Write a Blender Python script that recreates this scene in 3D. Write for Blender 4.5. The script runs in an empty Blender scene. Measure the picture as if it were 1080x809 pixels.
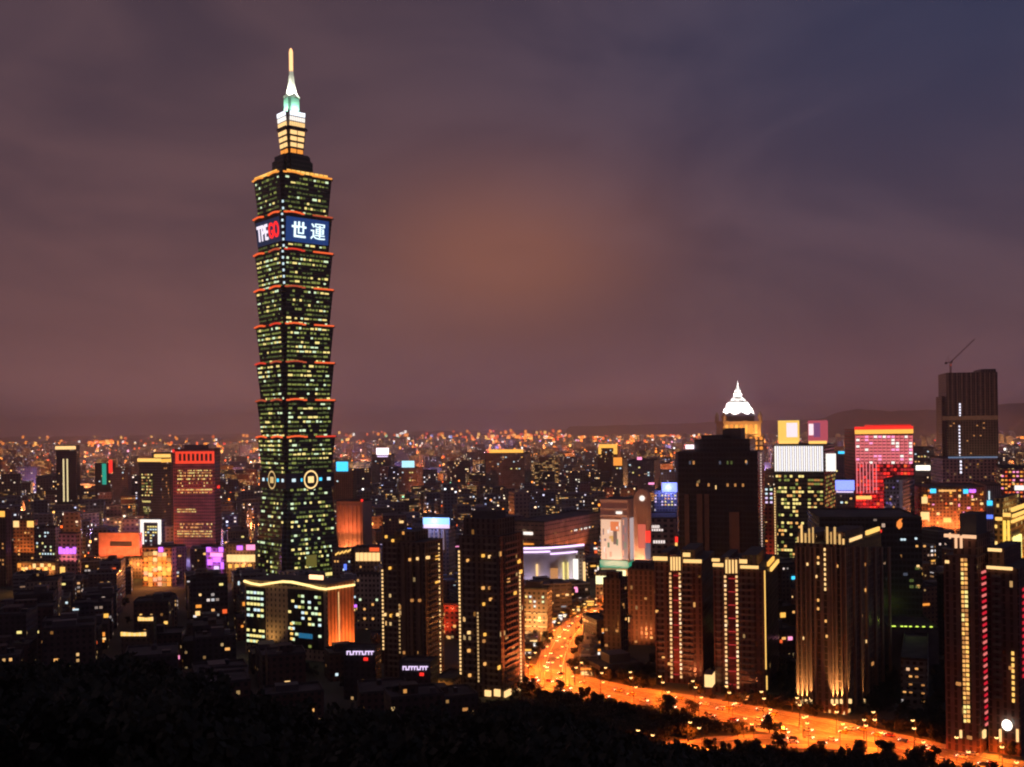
import bpy, math, random
from mathutils import Vector, Matrix, noise
R = math.radians
random.seed(7)
scene = bpy.context.scene
col = scene.collection

# ------------------------------------------------------------------ camera
CAM_Z, FPX, VH, ROLL = 145.0, 1106.0, 451.0, R(0.8)      # eye height, focal length in px of a 1080 px wide frame
CR, SR = math.cos(ROLL), math.sin(ROLL)
cd = bpy.data.cameras.new('camera'); cam = bpy.data.objects.new('camera', cd); col.objects.link(cam)
cd.sensor_fit = 'HORIZONTAL'; cd.sensor_width = 36; cd.lens = FPX / 1080 * 36
cd.shift_y = (VH - 404.5) / 1080
cd.clip_start = 0.5; cd.clip_end = 90000
cam.matrix_world = Matrix(((CR, SR, 0, 0), (0, 0, -1, 0), (-SR, CR, 0, CAM_Z), (0, 0, 0, 1)))
scene.camera = cam

# ------------------------------------------------------------------ sky, dusk under a cloud deck lit by the city
w = bpy.data.worlds.new('World'); scene.world = w; w.use_nodes = True
nt = w.node_tree; N = nt.nodes; L = nt.links; N.clear()
def nd(t, **k):
    n = N.new(t)
    for a, b in k.items(): setattr(n, a, b)
    return n
def mth(op, a, b=None, c=None, clamp=False):
    n = nd('ShaderNodeMath', operation=op, use_clamp=clamp)
    for i, x in enumerate((a, b, c)):
        if x is None: continue
        if isinstance(x, (int, float)): n.inputs[i].default_value = x
        else: L.new(x, n.inputs[i])
    return n.outputs[0]
def mixc(f, a, b):
    n = nd('ShaderNodeMix', data_type='RGBA'); 
    if isinstance(f, (int, float)): n.inputs[0].default_value = f
    else: L.new(f, n.inputs[0])
    for i, x in ((6, a), (7, b)):
        if isinstance(x, tuple): n.inputs[i].default_value = (*x, 1)
        else: L.new(x, n.inputs[i])
    return n.outputs[2]
sky = nd('ShaderNodeTexSky', sky_type='NISHITA', sun_disc=False)
sky.sun_elevation = R(-3.0); sky.sun_rotation = R(75); sky.altitude = 150; sky.dust_density = 3
tc = nd('ShaderNodeTexCoord'); sp = nd('ShaderNodeSeparateXYZ'); L.new(tc.outputs['Generated'], sp.inputs[0])
dx, dy, dz = sp.outputs
def smooth(x, lo, hi):
    n = nd('ShaderNodeMapRange', interpolation_type='SMOOTHSTEP'); L.new(x, n.inputs[0])
    n.inputs[1].default_value = lo; n.inputs[2].default_value = hi
    return n.outputs[0]
mp = nd('ShaderNodeMapping'); L.new(tc.outputs['Generated'], mp.inputs[0]); mp.inputs['Scale'].default_value = (1.5, 1.5, 3.6)
mp.inputs['Rotation'].default_value = (0, R(8), 0)
cl = nd('ShaderNodeTexNoise'); L.new(mp.outputs[0], cl.inputs[0]); cl.inputs['Scale'].default_value = 1.7
cl.inputs['Detail'].default_value = 9; cl.inputs['Roughness'].default_value = 0.54; cl.inputs['Distortion'].default_value = 0.7
low = mixc(smooth(dx, -0.35, 0.45), (0.130, 0.067, 0.073), (0.094, 0.056, 0.076))
high = mixc(smooth(dx, -0.25, 0.45), (0.080, 0.050, 0.066), (0.042, 0.045, 0.092))
base = mixc(smooth(dz, 0.06, 0.36), low, high)
base = mixc(smooth(dz, -0.01, 0.10), mixc(smooth(dx, -0.35, 0.45), (0.180, 0.094, 0.106), (0.150, 0.084, 0.112)), base)
cloudy = mixc(smooth(cl.outputs[0], 0.34, 0.68), (0.74, 0.77, 0.84), (1.26, 1.18, 1.10))
mul = nd('ShaderNodeMix', data_type='RGBA', blend_type='MULTIPLY'); mul.inputs[0].default_value = 1
L.new(base, mul.inputs[6]); L.new(cloudy, mul.inputs[7])
# city glow on the underside of the cloud
gx = mth('DIVIDE', mth('SUBTRACT', dx, -0.005), 0.135); gz = mth('DIVIDE', mth('SUBTRACT', dz, 0.165), 0.075)
g2 = mth('ADD', mth('MULTIPLY', gx, gx), mth('MULTIPLY', gz, gz))
g2 = mth('ADD', g2, mth('MULTIPLY', mth('SUBTRACT', cl.outputs[0], 0.5), 1.6))
gl = mth('MULTIPLY', mth('EXPONENT', mth('MULTIPLY', g2, -1.0)), smooth(dy, 0.0, 0.5))
glow = mixc(gl, (0, 0, 0), (0.135, 0.038, -0.012))
add = nd('ShaderNodeMix', data_type='RGBA', blend_type='ADD'); add.inputs[0].default_value = 1
L.new(mul.outputs[2], add.inputs[6]); L.new(glow, add.inputs[7])
bgc = nd('ShaderNodeBackground'); L.new(add.outputs[2], bgc.inputs[0]); bgc.inputs[1].default_value = 1.0
bgs = nd('ShaderNodeBackground'); L.new(sky.outputs[0], bgs.inputs[0]); bgs.inputs[1].default_value = 0.05
ads = nd('ShaderNodeAddShader'); L.new(bgc.outputs[0], ads.inputs[0]); L.new(bgs.outputs[0], ads.inputs[1])
wo = nd('ShaderNodeOutputWorld'); L.new(ads.outputs[0], wo.inputs[0])
w.cycles.sampling_method = 'MANUAL'; w.cycles.sample_map_resolution = 512

sl = bpy.data.lights.new('last_daylight', 'SUN'); sl.energy = 0.03; sl.angle = R(20); sl.color = (0.75, 0.72, 1)
so = bpy.data.objects.new('last_daylight', sl); col.objects.link(so); so.rotation_euler = (R(78), 0, R(-75))

scene.view_settings.view_transform = 'Standard'; scene.view_settings.look = 'None'
scene.view_settings.exposure = 0.0; scene.view_settings.gamma = 1.0; scene.view_settings.use_curve_mapping = False
scene.render.engine = 'CYCLES'
cy = scene.cycles
cy.use_denoising = True; cy.denoiser = 'OPENIMAGEDENOISE'; cy.max_bounces = 4; cy.diffuse_bounces = 2; cy.glossy_bounces = 2
cy.transmission_bounces = 2; cy.volume_bounces = 0; cy.transparent_max_bounces = 6; cy.use_light_tree = True
cy.sample_clamp_indirect = 3.0; cy.caustics_reflective = False; cy.caustics_refractive = False; cy.use_adaptive_sampling = True
cy.adaptive_threshold = 0.015; cy.filter_width = 2.1

# ------------------------------------------------------------------ materials
_M = {}
def newmat(name):
    m = bpy.data.materials.new(name); m.use_nodes = True; m.node_tree.nodes.clear(); return m
class NT:
    def __init__(s, m): s.t = m.node_tree; s.n = s.t.nodes; s.l = s.t.links
    def node(s, t, ins=None, **k):
        n = s.n.new(t)
        for a, b in k.items(): setattr(n, a, b)
        for a, b in (ins or {}).items():
            if hasattr(b, 'is_linked') or isinstance(b, bpy.types.NodeSocket): s.l.new(b, n.inputs[a])
            else: n.inputs[a].default_value = b
        return n
    def m(s, op, a, b=0.0, clamp=False): return s.node('ShaderNodeMath', {0: a, 1: b}, operation=op, use_clamp=clamp).outputs[0]
    def mix(s, f, a, b, blend='MIX'):
        q = lambda x: (*x, 1) if isinstance(x, tuple) and len(x) == 3 else x
        return s.node('ShaderNodeMix', {0: f, 6: q(a), 7: q(b)}, data_type='RGBA', blend_type=blend).outputs[2]

def paint(name, c, rough=0.6, metal=0.0, noise=0.25, scale=0.15):
    k = ('p', name, c)
    if k in _M: return _M[k]
    m = newmat(name); t = NT(m)
    tc = t.node('ShaderNodeTexCoord').outputs['Object']
    n = t.node('ShaderNodeTexNoise', {0: tc, 'Scale': scale, 'Detail': 5.0, 'Roughness': 0.65}).outputs[0]
    f = t.node('ShaderNodeMapRange', {0: n, 1: 0.3, 2: 0.7, 3: 1 - noise, 4: 1 + noise}).outputs[0]
    cc = t.mix(1.0, c, t.node('ShaderNodeCombineColor', {0: f, 1: f, 2: f}).outputs[0], 'MULTIPLY')
    b = t.node('ShaderNodeBsdfPrincipled', {'Base Color': cc, 'Roughness': rough, 'Metallic': metal})
    t.node('ShaderNodeOutputMaterial', {0: b.outputs[0]})
    _M[k] = m; return m
def lamp(name, c, s, sampled=False):
    """something that gives off light"""
    k = ('e', c, s, sampled)
    if k in _M: return _M[k]
    m = newmat(name); t = NT(m)
    b = t.node('ShaderNodeBsdfPrincipled', {'Base Color': (0.05, 0.05, 0.05, 1), 'Emission Color': (*c, 1), 'Emission Strength': s})
    t.node('ShaderNodeOutputMaterial', {0: b.outputs[0]})
    m.cycles.emission_sampling = 'AUTO' if sampled else 'NONE'
    _M[k] = m; return m
def facade(name, c, cw=3.4, ch=3.3, lit=0.06, cols=((1, .62, .22), (1, .85, .6)), es=1.2, wf=0.55, hf=0.5, glass=(0.045, 0.04, 0.042),
           rough=0.7, run=1.0, dim=0.0, dimc=(0.5, 0.6, 0.2), jit=0.35):
    """a wall with a grid of windows in metres (uv): dark glass, a few of them lit"""
    k = ('f', name, c, cw, ch, lit, cols, es, wf, hf, run)
    if k in _M: return _M[k]
    m = newmat(name); t = NT(m)
    uv = t.node('ShaderNodeUVMap').outputs[0]; s = t.node('ShaderNodeSeparateXYZ', {0: uv})
    x = t.m('DIVIDE', s.outputs[0], cw); y = t.m('DIVIDE', s.outputs[1], ch)
    fx = t.m('FRACT', x); fy = t.m('FRACT', y); ix = t.m('FLOOR', x); iy = t.m('FLOOR', y)
    inx = t.m('LESS_THAN', t.m('ABSOLUTE', t.m('SUBTRACT', fx, 0.5)), wf / 2)
    iny = t.m('LESS_THAN', t.m('ABSOLUTE', t.m('SUBTRACT', fy, 0.5)), hf / 2)
    win = t.m('MULTIPLY', inx, iny)
    v = t.node('ShaderNodeCombineXYZ', {0: t.m('FLOOR', t.m('MULTIPLY', ix, run)), 1: iy, 2: 3.7}).outputs[0]
    h = t.node('ShaderNodeTexWhiteNoise', {0: v}, noise_dimensions='3D')
    v2 = t.node('ShaderNodeCombineXYZ', {0: ix, 1: iy, 2: 9.1}).outputs[0]
    h2 = t.node('ShaderNodeTexWhiteNoise', {0: v2}, noise_dimensions='3D')
    big = t.node('ShaderNodeTexNoise', {0: uv, 'Scale': 0.045, 'Detail': 1.0}).outputs[0]
    thr = t.m('MULTIPLY', t.m('MULTIPLY', t.m('SUBTRACT', big, 0.30, True), 4.5), lit)
    on = t.m('LESS_THAN', h.outputs[0], thr)
    if lit <= 0: on = 0.0
    sc = t.node('ShaderNodeSeparateColor', {0: h2.outputs[1]})
    ec = t.mix(sc.outputs[0], cols[0], cols[1])
    est = t.m('MULTIPLY', t.m('MULTIPLY', on, win), t.m('MULTIPLY', t.m('ADD', t.m('POWER', sc.outputs[1], 2.0), 0.25), es))
    if dim > 0:
        ond = t.m('MULTIPLY', t.m('LESS_THAN', sc.outputs[2], dim), win)
        dn = t.m('SUBTRACT', 1.0, on)
        ec = t.mix(t.m('MULTIPLY', ond, dn), ec, dimc)
        est = t.m('ADD', est, t.m('MULTIPLY', t.m('MULTIPLY', ond, dn), 0.12))
    n = t.node('ShaderNodeTexNoise', {0: uv, 'Scale': 0.12, 'Detail': 4.0}).outputs[0]
    f = t.node('ShaderNodeMapRange', {0: n, 1: 0.3, 2: 0.7, 3: 1 - jit, 4: 1 + jit}).outputs[0]
    wc = t.mix(1.0, c, t.node('ShaderNodeCombineColor', {0: f, 1: f, 2: f}).outputs[0], 'MULTIPLY')
    bc = t.mix(win, wc, glass)
    rg = t.m('SUBTRACT', rough, t.m('MULTIPLY', win, rough - 0.25))
    b = t.node('ShaderNodeBsdfPrincipled', {'Base Color': bc, 'Roughness': rg, 'Emission Color': ec, 'Emission Strength': est})
    t.node('ShaderNodeOutputMaterial', {0: b.outputs[0]})
    m.cycles.emission_sampling = 'NONE'
    _M[k] = m; return m

WARM = ((1, .40, .08), (1, .68, .30)); COOL = ((.75, .95, .75), (1, .95, .75)); MIXW = ((1, .45, .12), (.85, .85, .9))
GOLD = lamp('gold_light', (1, .48, .08), 1.3); AMBER = lamp('amber_light', (1, .34, .05), 1.15); WHITE = lamp('white_light', (1, .92, .84), 1.3)
YEL = lamp('yellow_light', (1, .56, .13), 1.35); RED = lamp('red_light', (1, .03, .02), 1.3); PINK = lamp('pink_light', (1, .30, .55), 1.5)
PURP = lamp('purple_light', (.62, .16, 1), 1.6); BLUE = lamp('blue_light', (.12, .22, 1), 1.4); CYAN = lamp('cyan_light', (.05, .6, 1), 1.6)
ORNG = lamp('orange_red_light', (1, .13, .03), 1.1); LILAC = lamp('lilac_light', (.85, .65, 1), 1.2); CREAM = lamp('cream_light', (1, .61, .24), 1.35)
WWIN = lamp('warm_window', (1, .47, .13), 1.1); WWIN2 = lamp('dim_warm_window', (1, .42, .12), 0.55); GWIN = lamp('greenish_window', (.80, 1, .62), 1.1)
GREENW = lamp('green_window', (.50, .58, .13), 0.48); DGREEN = lamp('dim_green_window', (.34, .46, .12), 0.2); YWIN = lamp('yellow_window', (1, .80, .26), 1.2)
COOLW = lamp('cool_window', (.72, .92, 1), 1.1); REDW = lamp('red_window', (1, .05, .06), 0.45); TEAL = lamp('teal_sign', (.02, .6, .42), 0.6)
DCON = paint('dark_concrete', (.10, .09, .09)); CONC = paint('grey_concrete', (.28, .27, .26)); ROOFM = paint('roof_felt', (.07, .062, .06), .9, 0, .6, .12)
METAL = paint('dark_metal', (.07, .07, .075), .45, .6)

# ------------------------------------------------------------------ mesh helpers
class MB:
    def __init__(s): s.v = []; s.f = []; s.uv = []; s.mi = []; s.mats = []
    def mat(s, m):
        if m not in s.mats: s.mats.append(m)
        return s.mats.index(m)
    def face(s, pts, m, uvs=None):
        b = len(s.v); s.v += [tuple(p) for p in pts]; s.f.append(tuple(range(b, b + len(pts))))
        s.uv += uvs or [(p[0], p[1]) for p in pts]; s.mi.append(s.mat(m))
    def prism(s, foot, z0, z1, m, top=None, foot2=None, bottom=False):
        n = len(foot); f2 = foot2 or foot; u = random.uniform(0, 900) // 3.4 * 3.4; v0 = random.randint(0, 300) * 3.3
        for i in range(n):
            a, b = foot[i], foot[(i + 1) % n]; c, d = f2[(i + 1) % n], f2[i]
            l = math.dist(a, b)
            s.face([(a[0], a[1], z0), (b[0], b[1], z0), (c[0], c[1], z1), (d[0], d[1], z1)], m,
                   [(u, v0), (u + l, v0), (u + l, v0 + z1 - z0), (u, v0 + z1 - z0)]); u += math.ceil(l / 3.4) * 3.4 + 34
        s.face([(p[0], p[1], z1) for p in f2], top or m, [(0.01, 0.01)] * n)
        if bottom: s.face([(p[0], p[1], z0) for p in reversed(foot)], top or m, [(0.01, 0.01)] * n)
    def box(s, c, size, m, rz=0.0):
        """box with its base centre at c"""
        hx, hy = size[0] / 2, size[1] / 2; ca, sa = math.cos(rz), math.sin(rz)
        foot = [(c[0] + x * ca - y * sa, c[1] + x * sa + y * ca) for x, y in ((-hx, -hy), (hx, -hy), (hx, hy), (-hx, hy))]
        s.prism(foot, c[2], c[2] + size[2], m, bottom=True)
    def slab(s, o, dx, dz, dn, m):
        """parallelepiped from a corner o with three edge vectors"""
        o, dx, dz, dn = map(Vector, (o, dx, dz, dn)); P = [o, o + dx, o + dx + dz, o + dz]; Q = [p + dn for p in P]
        s.face([P[0], P[1], P[2], P[3]][::-1], m); s.face(Q, m)
        for i in range(4):
            j = (i + 1) % 4; s.face([P[i], P[j], Q[j], Q[i]], m)
    def tube(s, a, b, r0, r1, m, n=8, cap=True):
        a, b = Vector(a), Vector(b); d = (b - a).normalized(); x = d.orthogonal().normalized(); y = d.cross(x)
        P = [[p + (x * math.cos(t) + y * math.sin(t)) * r for t in (2 * math.pi * i / n for i in range(n))] for p, r in ((a, r0), (b, r1))]
        for i in range(n):
            j = (i + 1) % n; s.face([P[0][i], P[0][j], P[1][j], P[1][i]], m)
        if cap: s.face(P[1], m); s.face(P[0][::-1], m)
    def lathe(s, prof, c, m, n=16):
        for (r0, z0), (r1, z1) in zip(prof, prof[1:]):
            for i in range(n):
                t0, t1 = 2 * math.pi * i / n, 2 * math.pi * (i + 1) / n
                q = lambda r, t, z: (c[0] + r * math.cos(t), c[1] + r * math.sin(t), c[2] + z)
                s.face([q(r0, t0, z0), q(r0, t1, z0), q(r1, t1, z1), q(r1, t0, z1)], m)
    def build(s, name, parent=None):
        me = bpy.data.meshes.new(name); me.from_pydata(s.v, [], s.f)
        for m in s.mats: me.materials.append(m)
        me.polygons.foreach_set('material_index', s.mi)
        ul = me.uv_layers.new(name='UVMap'); ul.data.foreach_set('uv', [c for p in s.uv for c in p])
        me.update()
        o = bpy.data.objects.new(name, me); col.objects.link(o); o.parent = parent; return o
def empty(name, loc, rz=0.0):
    o = bpy.data.objects.new(name, None); col.objects.link(o); o.location = loc; o.rotation_euler = (0, 0, rz); o.empty_display_size = 2; return o
def tag(o, label=None, cat=None, group=None, kind=None):
    for k, v in (('label', label), ('category', cat), ('group', group), ('kind', kind)):
        if v: o[k] = v
    return o
def copy_tree(o, parent=None):
    c = o.copy(); col.objects.link(c)
    if parent: c.parent = parent
    for ch in o.children: copy_tree(ch, c)
    return c

def ray(u, v):
    xc, yc = (u - 540) / FPX, -(v - VH) / FPX
    return xc * CR + yc * SR, -xc * SR + yc * CR
def proj(x, y, z):
    X, Z = x / y, (z - CAM_Z) / y
    return 540 + FPX * (X * CR - Z * SR), VH - FPX * (X * SR + Z * CR)
def ground(u, v, z=0.0):
    kx, kz = ray(u, v); D = (z - CAM_Z) / kz
    return Vector((kx * D, D, z))
def at(u, v, D):
    kx, kz = ray(u, v); return Vector((kx * D, D, CAM_Z + kz * D))

# ------------------------------------------------------------------ buildings
HEROES = []      # (name for labels, u0, u1, visible v bottom, D, footprint)
def spot(name, loc, to, power, c, ang=60, parent=None, size=0.4, blend=0.6):
    l = bpy.data.lights.new(name, 'SPOT'); l.energy = power; l.color = c; l.spot_size = R(ang); l.spot_blend = blend; l.shadow_soft_size = size
    o = bpy.data.objects.new(name, l); col.objects.link(o); o.parent = parent
    o.location = loc; o.rotation_euler = (Vector(to) - Vector(loc)).to_track_quat('-Z', 'Y').to_euler(); return o
def point(name, loc, power, c, parent=None, size=0.5):
    l = bpy.data.lights.new(name, 'POINT'); l.energy = power; l.color = c; l.shadow_soft_size = size
    o = bpy.data.objects.new(name, l); col.objects.link(o); o.parent = parent; o.location = loc; return o

class Face:
    """a flat facade: origin o at its lower left, unit dir d along it, up vector t, n outwards (all relative to the building's base)"""
    def __init__(s, b, o, e, t=(0, 0, 1)):
        s.b = b; s.o = Vector(o); s.e = Vector(e); s.d = (s.e - s.o).normalized(); s.len = (s.e - s.o).length
        s.t = Vector(t); s.n = s.d.cross(s.t).normalized()
    def p(s, x, z, out=0.0): return s.o + s.d * x + s.t * z + s.n * out
    def xz(s, u, v):
        O = s.o + s.b.loc; z = 0.0; x = 0.0
        kx, kz = ray(u, v)
        x = (kx * O.y - O.x) / (s.d.x - kx * s.d.y)
        P = O + s.d * x
        return x, CAM_Z + kz * P.y - O.z
    def slab(s, mb, x0, x1, z0, z1, m, out=0.25, base=-0.05):
        mb.slab(s.p(x0, z0, base), s.d * (x1 - x0), s.t * (z1 - z0), s.n * (out - base), m)
    def uv(s, mb, u0, v0, u1, v1, m, out=0.3):
        """a panel covering this rectangle of the photograph on this facade"""
        x0, zt = s.xz(u0, v0); x1, _ = s.xz(u1, v0); _, zb = s.xz((u0 + u1) / 2, v1); _, zt = s.xz((u0 + u1) / 2, v0)
        s.slab(mb, x0, x1, zb, zt, m, out)

class Building:
    def __init__(s, name, label, cat, short, foot, z1, wall, vb=None, rect=None, roof=True, group=None, z0=0.0, top=None):
        s.loc = Vector((foot[0][0], foot[0][1], z0)); s.h = z1 - z0
        s.foot = [(p[0] - s.loc.x, p[1] - s.loc.y) for p in foot]
        s.root = tag(empty(name, s.loc), label, cat, group); s.short = short; s.wins = []
        if wall:
            m = MB(); m.prism(s.foot, 0, s.h, wall, top=top or ROOFM); m.build('wall', s.root)
        if roof and wall:
            m = MB(); c = Vector((sum(p[0] for p in s.foot) / 4, sum(p[1] for p in s.foot) / 4)); n = len(s.foot)
            for i in range(n):
                a = Vector(s.foot[i]); b_ = Vector(s.foot[(i + 1) % n])
                d = (b_ - a).normalized(); nn = Vector((d.y, -d.x))
                m.slab((*(a + nn * .1), s.h - .2), (*((b_ - a)), 0), (0, 0, 1.3), (*(-nn * .5), 0), DCON if wall is None else ROOFM)
            m.build('parapet', s.root)
        if rect: HEROES.append((short, rect[0], rect[1], vb if vb else 999, s.loc.y, foot))
    def part(s, name, mb, label=None): 
        o = mb.build(name, s.root)
        if label: o['label'] = label
        return o
    def one(s, name, face, rect, m, out=0.3, label=None):
        mb = MB(); face.uv(mb, *rect, m, out)
        return s.part(name, mb, label)
    def grid(s, face, x0, x1, z0, z1, cw, ch, prob, mats, wf=.5, hf=.45, out=.22, seedrun=0):
        nx = max(1, round((x1 - x0) / cw)); nz = max(1, round((z1 - z0) / ch)); cw = (x1 - x0) / nx; ch = (z1 - z0) / nz
        for j in range(nz):
            pr = prob * (random.uniform(.4, 1.7) if seedrun else 1)
            for i in range(nx):
                if random.random() < pr:
                    a = x0 + cw * (i + .5 - wf / 2); c = z0 + ch * (j + .5 - hf / 2)
                    s.wins.append((face, a, a + cw * wf, c, c + ch * hf, random.choice(mats), out))
    def griduv(s, face, u0, v0, u1, v1, *a, **k):
        x0, _ = face.xz(u0, v1); x1, _ = face.xz(u1, v1); um = (u0 + u1) / 2
        _, z0 = face.xz(um, v1); _, z1 = face.xz(um, v0); s.grid(face, x0, x1, z0, z1, *a, **k)
    def column(s, face, u, v0, v1, n, m, w=1.0, h=1.6, name='wall_lamp', vary=None):
        x, zb = face.xz(u, v1); _, zt = face.xz(u, v0)
        for i in range(n):
            z = zb + (zt - zb) * (i + .5) / n; mb = MB(); face.slab(mb, x - w / 2, x + w / 2, z - h / 2, z + h / 2, vary() if vary else m, .45); s.part(name, mb)
    def finish(s, cap=100):
        ws = sorted(s.wins, key=lambda q: -(q[2] - q[1]) * (q[4] - q[3]) * (2 if q[5] in (GWIN, YWIN, WWIN, COOLW) else 1))
        for q in ws[:cap]:
            mb = MB(); q[0].slab(mb, q[1], q[2], q[3], q[4], q[5], q[6]); s.part('lit_window', mb)
        if len(ws) > cap:
            mb = MB()
            for q in ws[cap:]: q[0].slab(mb, q[1], q[2], q[3], q[4], q[5], q[6])
            o = s.part('lit_windows', mb); o['kind'] = 'stuff'
        return s

def corner(uL, uC, uR, vtop, D, yaw, maxlen=70):
    """footprint of a box whose near corner is seen at uC, its ends at uL and uR, at distance D"""
    C = at(uC, vtop, D); th = R(yaw); kL, _ = ray(uL, vtop); kR, _ = ray(uR, vtop)
    t = (C.x - kL * D) / (math.cos(th) + kL * math.sin(th)); t = max(t, 3.0)
    den = math.sin(th) - kR * math.cos(th); s_ = (kR * D - C.x) / den if den > .02 else maxlen
    s_ = max(min(s_, maxlen), 3.0)
    a = Vector((-math.cos(th), math.sin(th))); b = Vector((math.sin(th), math.cos(th))); c = Vector((C.x, C.y))
    return [tuple(c), tuple(c + b * s_), tuple(c + b * s_ + a * t), tuple(c + a * t)], C.z
def mk(name, label, cat, short, uL, uC, uR, vtop, D, yaw, wall, vb, **k):
    foot, z1 = corner(uL, uC, uR, vtop, D, yaw, k.pop('maxlen', 70))
    b = Building(name, label, cat, short, foot, z1, wall, vb, (min(uL, uC), max(uR, uC)), **k)
    f = b.foot
    b.L = Face(b, (*f[3], 0), (*f[0], 0)); b.R = Face(b, (*f[0], 0), (*f[1], 0))
    return b
def sub(b, x0, x1, y0, y1, z0, z1, m, name, label=None, mb=None):
    """a box on building b given in fractions: x along the left face (0 far, 1 corner), y along the right face (0 corner, 1 far)"""
    f = [Vector(p) for p in b.foot]; A = f[3] - f[0]; Bv = f[1] - f[0]
    q = lambda x, y: tuple(f[0] + A * (1 - x) + Bv * y)
    mm = mb or MB(); mm.prism([q(x1, y0), q(x1, y1), q(x0, y1), q(x0, y0)], z0, z1, m, top=ROOFM, bottom=True)
    return mm if mb else b.part(name, mm, label)

# ================================================================== the setting
# --- ground, one sheet to the horizon
gm = newmat('city_ground'); t = NT(gm)
tc_ = t.node('ShaderNodeTexCoord').outputs['Object']
n1 = t.node('ShaderNodeTexNoise', {0: tc_, 'Scale': 0.02, 'Detail': 8.0}).outputs[0]
c_ = t.mix(t.node('ShaderNodeMapRange', {0: n1, 1: .4, 2: .62}).outputs[0], (.035, .05, .03), (.09, .085, .08))
t.node('ShaderNodeOutputMaterial', {0: t.node('ShaderNodeBsdfPrincipled', {'Base Color': c_, 'Roughness': .9}).outputs[0]})
g = MB(); g.face([(-45000, -500, 0), (45000, -500, 0), (45000, 60000, 0), (-45000, 60000, 0)], gm)
tag(g.build('ground'), 'dark flat city ground reaching the horizon', kind='structure')

# --- the wooded hillside the photo is taken from
TL = [(-200, 672), (0, 686), (60, 683), (130, 681), (175, 686), (205, 700), (240, 717), (300, 733), (370, 737), (430, 737), (470, 741), (530, 738),
      (570, 742), (610, 748), (650, 764), (690, 776), (740, 784), (790, 796), (860, 806), (940, 812), (1080, 830), (1300, 845)]
def treeline(u):
    for (a, va), (b, vb) in zip(TL, TL[1:]):
        if a <= u <= b: return va + (vb - va) * (u - a) / (b - a)
    return TL[0][1] if u < TL[0][0] else TL[-1][1]
def hill_z(x, y):
    if y < 5: yy = 5
    else: yy = y
    k = x / yy; u = 540 + FPX * max(-1, min(1, k)); v = treeline(u)
    T = (v - VH - 5) / FPX
    z = CAM_Z - T * yy - 11.0
    e0 = 235 + 35 * noise.noise(Vector((x * .012, 3.1, 0)))
    if yy > e0: z = z * max(0.0, 1 - (yy - e0) / 130.0) ** 1.3
    z += 3.0 * noise.noise(Vector((x * .02, yy * .02, 0))) * (1 if yy < e0 else max(0, 1 - (yy - e0) / 130))
    if y < 5: z -= (5 - y) * 0.2
    return max(z, -2.0)
soil = paint('hill_soil', (.035, .032, .022), .95, 0, .5, .3)
hm = MB(); nx_, ny_ = 90, 60; X0, X1, Y0, Y1 = -330, 330, -60, 400
P = [[(X0 + (X1 - X0) * i / nx_, Y0 + (Y1 - Y0) * j / ny_) for i in range(nx_ + 1)] for j in range(ny_ + 1)]
P = [[(x, y, hill_z(x, y)) for x, y in r] for r in P]
for j in range(ny_):
    for i in range(nx_): hm.face([P[j][i], P[j][i + 1], P[j + 1][i + 1], P[j + 1][i]], soil)
tag(hm.build('hillside'), 'black wooded slope in the foreground', kind='structure')

# --- far mountains beyond the city on the right and centre
mm = paint('far_forest', (.04, .05, .045), .95, 0, .3, .001)
mt = MB()
def ridge(D, pts, depth=2500):
    rows = []
    for k in range(len(pts) - 1):
        (u0, v0), (u1, v1) = pts[k], pts[k + 1]
        n = max(2, int(abs(u1 - u0) / 8))
        for i in range(n): rows.append((u0 + (u1 - u0) * i / n, v0 + (v1 - v0) * i / n))
    rows.append(pts[-1]); A = []
    for u, v in rows:
        p = at(u, v, D); z = p.z + noise.noise(Vector((u * .05, D, 0))) * 25; q = at(u, v, D - depth)
        A.append(((q.x, D - depth, -5), (p.x * .93, D - depth * .45, z * .55 + 20 * noise.noise(Vector((u * .08, 2, 0)))), (p.x, D, max(z, -5)), (p.x * 1.05, D + depth, -5)))
    for a, b in zip(A, A[1:]):
        for i in range(3): mt.face([a[i], b[i], b[i + 1], a[i + 1]], mm)
ridge(10500, [(850, 447), (880, 436), (905, 431), (940, 434), (985, 432), (1030, 427), (1080, 425), (1150, 418), (1250, 412)])
ridge(17000, [(600, 450), (700, 447), (820, 443), (920, 440), (1100, 438)], 3000)
tag(mt.build('mountains'), 'dark low mountains beyond the city on the right', kind='structure')

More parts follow.
